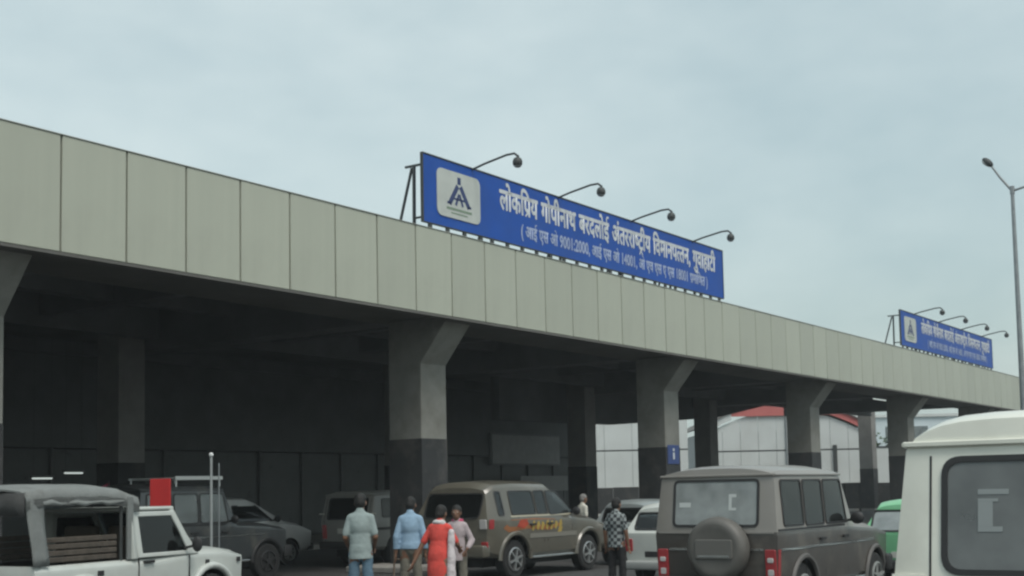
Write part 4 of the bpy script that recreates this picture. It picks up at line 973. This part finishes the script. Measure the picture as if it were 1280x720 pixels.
pf = thing('pink_flag', 'tiny pink flag on a stick in the dark hall above the canvas top', 'flag', (-9.0, 28.5, 0), ROT - .9)
MB().tube([(0, 0, 0), (0, 0, 2.1)], .015, 6).build('stick', steel_dark, pf)
f = MB(); gr = [(.02 - .2 * j / 5, .02 * math.sin(j * 1.5), 1.86 + .2 * i / 3 * (.5 + .5 * (1 - j / 5)) ) for i in range(4) for j in range(6)]
f._add(gr, [(i * 6 + j, i * 6 + j + 1, i * 6 + j + 7, i * 6 + j + 6) for i in range(3) for j in range(5)]); o = f.build('cloth', pink_m, pf, smooth=60); md = o.modifiers.new('s', 'SOLIDIFY'); md.thickness = .006

# ------------------------------------------------------------------ people
def solid(mb, vox, it=4, cuts=(), noise=0.0):
    me = mb.mesh('p')
    def rm(o):
        m = o.modifiers.new('r', 'REMESH'); m.mode = 'VOXEL'; m.voxel_size = vox; m.use_smooth_shade = True
        s_ = o.modifiers.new('s', 'SMOOTH'); s_.factor = .5; s_.iterations = it
    out = bake(me, [rm])
    b = bmesh.new(); b.from_mesh(out)
    if noise:
        from mathutils import noise as nz_
        b.normal_update()
        for v in b.verts:
            q = v.co; v.co = q + v.normal * noise * (nz_.noise(Vector((q.x * 8 + q.z * 5, q.y * 8, q.z * 7))) + .5 * nz_.noise(q * 26))
    for (co, no) in cuts:
        r_ = bmesh.ops.bisect_plane(b, geom=b.verts[:] + b.edges[:] + b.faces[:], plane_co=co, plane_no=no, clear_outer=True)
        ed = [e for e in r_['geom_cut'] if isinstance(e, bmesh.types.BMEdge)]
        try: bmesh.ops.holes_fill(b, edges=[e for e in b.edges if e.is_boundary], sides=0)
        except Exception: pass
    b.to_mesh(out); b.free()
    out.polygons.foreach_set('use_smooth', [True] * len(out.polygons)); out.set_sharp_from_angle(angle=R(50)); out.materials.clear()
    return out
def person(label, loc, heading, H, shirt, pants, arms, lean=0.0, hair=hair_m, legs=((0, 0), (0, 0)), hem=.84, sleeve='short', nod=0.0, build=1.0, scarf=None, bag=None, long_hair=False):
    k = H / 1.70
    t = thing('person', label, 'person', (loc[0], loc[1], 0), R(90 - heading))
    rl = Matrix.Rotation(lean, 3, 'Y'); piv = Vector((0, 0, .92))
    def U(p): return (rl @ (Vector(p) - piv) + piv)
    bx = build
    hip = [Vector((0, s_ * .082, .90)) for s_ in (1, -1)]
    knee = [Vector((legs[i][0] * .5 + .02, (1, -1)[i] * .10, .48)) for i in (0, 1)]; ank = [Vector((legs[i][0], (1, -1)[i] * .11 + legs[i][1], .09)) for i in (0, 1)]
    sho = [U((0, s_ * .158 * bx, 1.37)) for s_ in (1, -1)]
    elb = [U(arms[i][0]) for i in (0, 1)]; wri = [U(arms[i][1]) for i in (0, 1)]
    rn = Matrix.Rotation(lean * .6 + nod, 3, 'Y'); hc = U((.02, 0, 1.575)) + Vector((nod * .10, 0, -abs(nod) * .03))
    def Hd(p): return rn @ Vector(p) + hc
    def torso(b, e):
        b.ellipsoid((0, 0, .94), (.115 * bx + e, .158 * bx + e, .13 + e), mx=None)
        b.ellipsoid(U((.005, 0, 1.10)), (.105 * bx + e, .140 * bx + e, .18 + e), mx=rl); b.ellipsoid(U((0, 0, 1.27)), (.118 * bx + e, .165 * bx + e, .19 + e), mx=rl)
        b.capsule(U((-.005, .118 * bx, 1.365)), U((-.005, -.118 * bx, 1.365)), .060 + e * .8, .060 + e * .8); b.capsule(U((-.01, .10, 1.375)), U((-.01, 0, 1.435)), .045 + e * .6, .05 + e * .6); b.capsule(U((-.01, -.10, 1.375)), U((-.01, 0, 1.435)), .045 + e * .6, .05 + e * .6); b.capsule(U((-.01, 0, 1.38)), U((0, 0, 1.47)), .062 + e * .7, .055 + e * .4)
    B = MB(); torso(B, 0)
    B.capsule(U((0, 0, 1.40)), Hd((-.01, 0, -.03)), .058, .052)
    B.ellipsoid(Hd((-.005, 0, .02)), (.096, .076, .105), mx=rn); B.ellipsoid(Hd((.028, 0, -.045)), (.062, .056, .072), mx=rn)
    B.capsule(Hd((.085, 0, .012)), Hd((.108, 0, -.022)), .010, .015)                      # nose
    for s_ in (1, -1): B.ellipsoid(Hd((-.005, s_ * .078, -.005)), (.022, .010, .032), mx=rn)   # ears
    B.capsule(Hd((.083, .018, -.062)), Hd((.083, -.018, -.062)), .009, .009)               # lips
    for i, s_ in enumerate((1, -1)):
        B.capsule(sho[i], elb[i], .050, .040); B.capsule(elb[i], wri[i], .040, .027)
        B.capsule(hip[i], knee[i], .085, .055); B.capsule(knee[i], ank[i], .055, .036); B.capsule(ank[i] - Vector((.03, 0, .04)), ank[i] + Vector((.15, 0, -.055)), .036, .03)
        d = (wri[i] - elb[i]).normalized(); sd_ = Vector((1, 0, 0)); sd_ = (sd_ - d * sd_.dot(d)).normalized(); nn = d.cross(sd_)
        pc = wri[i] + d * .055; q = Matrix((sd_, nn, d)).transposed()
        B.ellipsoid(pc, (.040, .018, .055), 12, 8, mx=q)
        for f_, (ox, ln) in enumerate(((-.030, .055), (-.010, .068), (.011, .066), (.031, .052))):
            a = pc + d * .045 + sd_ * ox; m_ = a + d * ln * .55 + nn * (-s_) * .006; e_ = m_ + d * ln * .42 + nn * (s_) * -.016
            B.capsule(a, m_, .0098, .009, 8); B.capsule(m_, e_, .009, .008, 8)
        a = pc + sd_ * .032 - d * .02; m_ = a + sd_ * .025 + d * .035; B.capsule(a, m_, .012, .010, 8); B.capsule(m_, m_ + d * .03 + sd_ * .004, .010, .009, 8)
    link('body', solid(B, .0095, 3), skin_m, t)
    S = MB(); torso(S, .016)
    for i in (0, 1):
        e_ = sho[i].lerp(elb[i], .82) if sleeve == 'short' else elb[i]
        S.capsule(sho[i], e_, .056, .054)
        if sleeve == 'long': S.capsule(elb[i], wri[i].lerp(elb[i], .12), .058, .042)
    S.ellipsoid(U((0, 0, 1.05)), (.128 * bx, .172 * bx, .26), mx=rl); S.ellipsoid((0, 0, .92), (.14 * bx, .185 * bx, .25)); S.ellipsoid((0, 0, hem + .02), (.145 * bx, .192 * bx, .20))
    if hem < .7: S.ellipsoid((0, 0, .75), (.15 * bx, .195 * bx, .35))
    link('shirt', solid(S, .013, 10, cuts=[((0, 0, hem), (0, 0, -1))], noise=.005), shirt, t)
    T = MB(); T.ellipsoid((0, 0, .93), (.122 * bx, .160 * bx, .13))
    for i in (0, 1): T.capsule(hip[i], knee[i], .084, .070); T.capsule(knee[i], ank[i] + Vector((0, 0, .02)), .070, .062)
    link('trousers', solid(T, .014, 3, cuts=[((0, 0, 1.0), (0, 0, 1)), ((0, 0, .06), (0, 0, -1))], noise=.009), pants, t)
    for i in (0, 1):
        s_ = MB(); s_.capsule(ank[i] + Vector((-.05, 0, -.045)), ank[i] + Vector((.17, 0, -.055)), .047, .036); s_.capsule(ank[i] + Vector((-.03, 0, 0)), ank[i] + Vector((.03, 0, -.03)), .05, .045)
        link('shoe', solid(s_, .014, 2, cuts=[((0, 0, .002), (0, 0, -1))]), shoe_m, t)
    Hh = MB(); Hh.ellipsoid(Hd((-.018, 0, .042)), (.100, .083, .098), mx=rn); Hh.ellipsoid(Hd((-.035, 0, .0)), (.082, .079, .09), mx=rn)
    if long_hair: Hh.ellipsoid(Hd((-.085, 0, -.05)), (.055, .06, .07), mx=rn)
    link('hair', solid(Hh, .011, 1, noise=.010), hair, t)
    for s_ in (1, -1): MB().ellipsoid(Hd((.076, s_ * .031, .014)), (.012, .013, .009), 10, 6).build('eye', mat('eye_white', (.5, .48, .45), .3), t, smooth=60)
    if scarf:
        b = MB(); b.capsule(U((-.02, .06, 1.435)), U((-.03, -.06, 1.435)), .052, .052); b.ellipsoid(U((-.02, 0, 1.44)), (.085, .095, .045), mx=rl); link('scarf', solid(b, .013, 2, noise=.01), scarf, t)
    if bag:
        b = MB(); b.capsule(U((-.02, -.20, 1.30)), (-.02, -.215, .62), .05, .07); link('shawl', solid(b, .015, 2, noise=.012), bag, t)
    t.scale = (k, k, k)
    return t
def cloth(name, col): return mat(name, col, .9, 0, .12, 9, .25, 70)
DOWN = [((-.03, .20, 1.11), (.02, .215, .88)), ((-.03, -.20, 1.11), (.02, -.215, .88))]
FRONT = [((-.03, .205, 1.11), (.13, .18, .99)), ((-.03, -.205, 1.11), (.13, -.18, .99))]
jeans = cloth('jeans', (.12, .20, .27)); khaki = cloth('khaki', (.17, .16, .13)); blackt = cloth('black_cloth', (.02, .02, .022))
person('man seen from behind in a pale grey short-sleeved shirt and light blue jeans', (-2.1, 17.5), -2, 1.70, cloth('tee_grey', (.28, .34, .335)), jeans, FRONT, hem=.82, nod=.22, build=.88)
person('man seen from behind in a light blue shirt and khaki trousers', (-1.5, 18.5), 3, 1.64, cloth('shirt_blue', (.27, .40, .53)), khaki, [((-.04, .205, 1.11), (-.02, .22, .87)), ((-.03, -.205, 1.11), (.03, -.215, .87))], hem=.93, sleeve='long', nod=.3, build=.85)
person('person in a bright red shirt bending forward in front of the olive wagon', (-1.02, 17.0), 22, 1.53, cloth('shirt_red', (.62, .075, .06)), khaki, [((-.02, .26, 1.12), (-.06, .36, .86)), ((.10, -.25, 1.14), (.28, -.20, 1.10))], lean=.16, hem=.60, nod=.15, scarf=cloth('white_scarf', (.6, .58, .58)), bag=cloth('white_shawl', (.6, .55, .56)), legs=((.12, 0), (-.08, 0)), build=.88)
person('person in a white top with a pink scarf beside the red shirt', (-.84, 18.7), 190, 1.50, cloth('top_white', (.42, .36, .37)), khaki, [((-.03, .24, 1.12), (.12, .20, 1.0)), ((.02, -.25, 1.14), (.16, -.16, 1.26))], hem=.80, sleeve='long', scarf=pink_m, long_hair=True, build=.8)
person('grey-haired man in a white shirt beyond the front of the olive wagon', (1.60, 30.2), 60, 1.58, cloth('shirt_white', (.58, .57, .50)), khaki, FRONT, hem=.86, hair=hair_grey, nod=.15, build=.9)
ck = mat('check_cloth', (.3, .3, .3), .9)
nt2 = ck.node_tree; ch = nt2.nodes.new('ShaderNodeTexChecker'); ch.inputs['Scale'].default_value = 17; ch.inputs['Color1'].default_value = (.26, .29, .29, 1); ch.inputs['Color2'].default_value = (.035, .04, .045, 1)
tcc = nt2.nodes.new('ShaderNodeTexCoord'); nt2.links.new(tcc.outputs['Object'], ch.inputs['Vector']); nt2.links.new(ch.outputs['Color'], nt2.nodes['Principled BSDF'].inputs['Base Color'])
person('person in a black and white checked shirt beside the white hatchback', (1.62, 20.6), 30, 1.55, ck, blackt, DOWN, hem=.84, nod=.25, build=.86)

# ------------------------------------------------------------------ luggage trolley beside the man in blue
tr = thing('luggage_trolley', 'small dark brown luggage trolley left of the man in the blue shirt', 'trolley', (-1.86, 19.0, 0), R(60))
fm = mat('trolley_frame', (.16, .12, .09), .5, .3, .1, 8)
f = MB()
for y in (-.22, .22): f.tube([(-.45, y, .14), (.40, y, .14), (.46, y, .95)], .016, 8)
f.tube([(.46, -.22, .95), (.46, .22, .95)], .018, 8)
for x in (-.4, -.1, .2): f.tube([(x, -.22, .14), (x, .22, .14)], .012, 6)
for z in (.4, .7): f.tube([(.43, -.22, z), (.43, .22, z)], .012, 6)
f.build('frame', fm, tr, smooth=50)
for x, y in ((-.35, -.22), (-.35, .22), (.36, -.22), (.36, .22)): MB().lathe([(.065, -.02), (.065, .02)], (x, y, .065), 'Y', 14).build('wheel', rubber, tr)
su = thing('suitcase', 'dark suitcase lying on the luggage trolley', 'suitcase', (-1.90, 18.93, .16), R(60))
MB().bb(-.32, .30, -.21, .21, .002, .30).build('shell', mat('suitcase_brown', (.06, .05, .042), .6), su, bevel=.04, seg=3, smooth=40)
MB().tube([(-.08, -.215, .15), (-.07, -.25, .15), (.07, -.25, .15), (.08, -.215, .15)], .012, 6).build('handle', black_plastic, su)

# ------------------------------------------------------------------ thin humid air
hz = MB(); hz.bb(-520, 520, -520, 520, -1.5, 13.2)
hm = bpy.data.materials.new('haze'); hm.use_nodes = True; hn = hm.node_tree.nodes; hn.remove(hn['Principled BSDF'])
pv = hn.new('ShaderNodeVolumePrincipled'); pv.inputs['Color'].default_value = (.86, .93, .96, 1); pv.inputs['Density'].default_value = 0.0009
hm.node_tree.links.new(pv.outputs['Volume'], hn['Material Output'].inputs['Volume'])
tag(hz.build('haze', hm), kind='stuff')
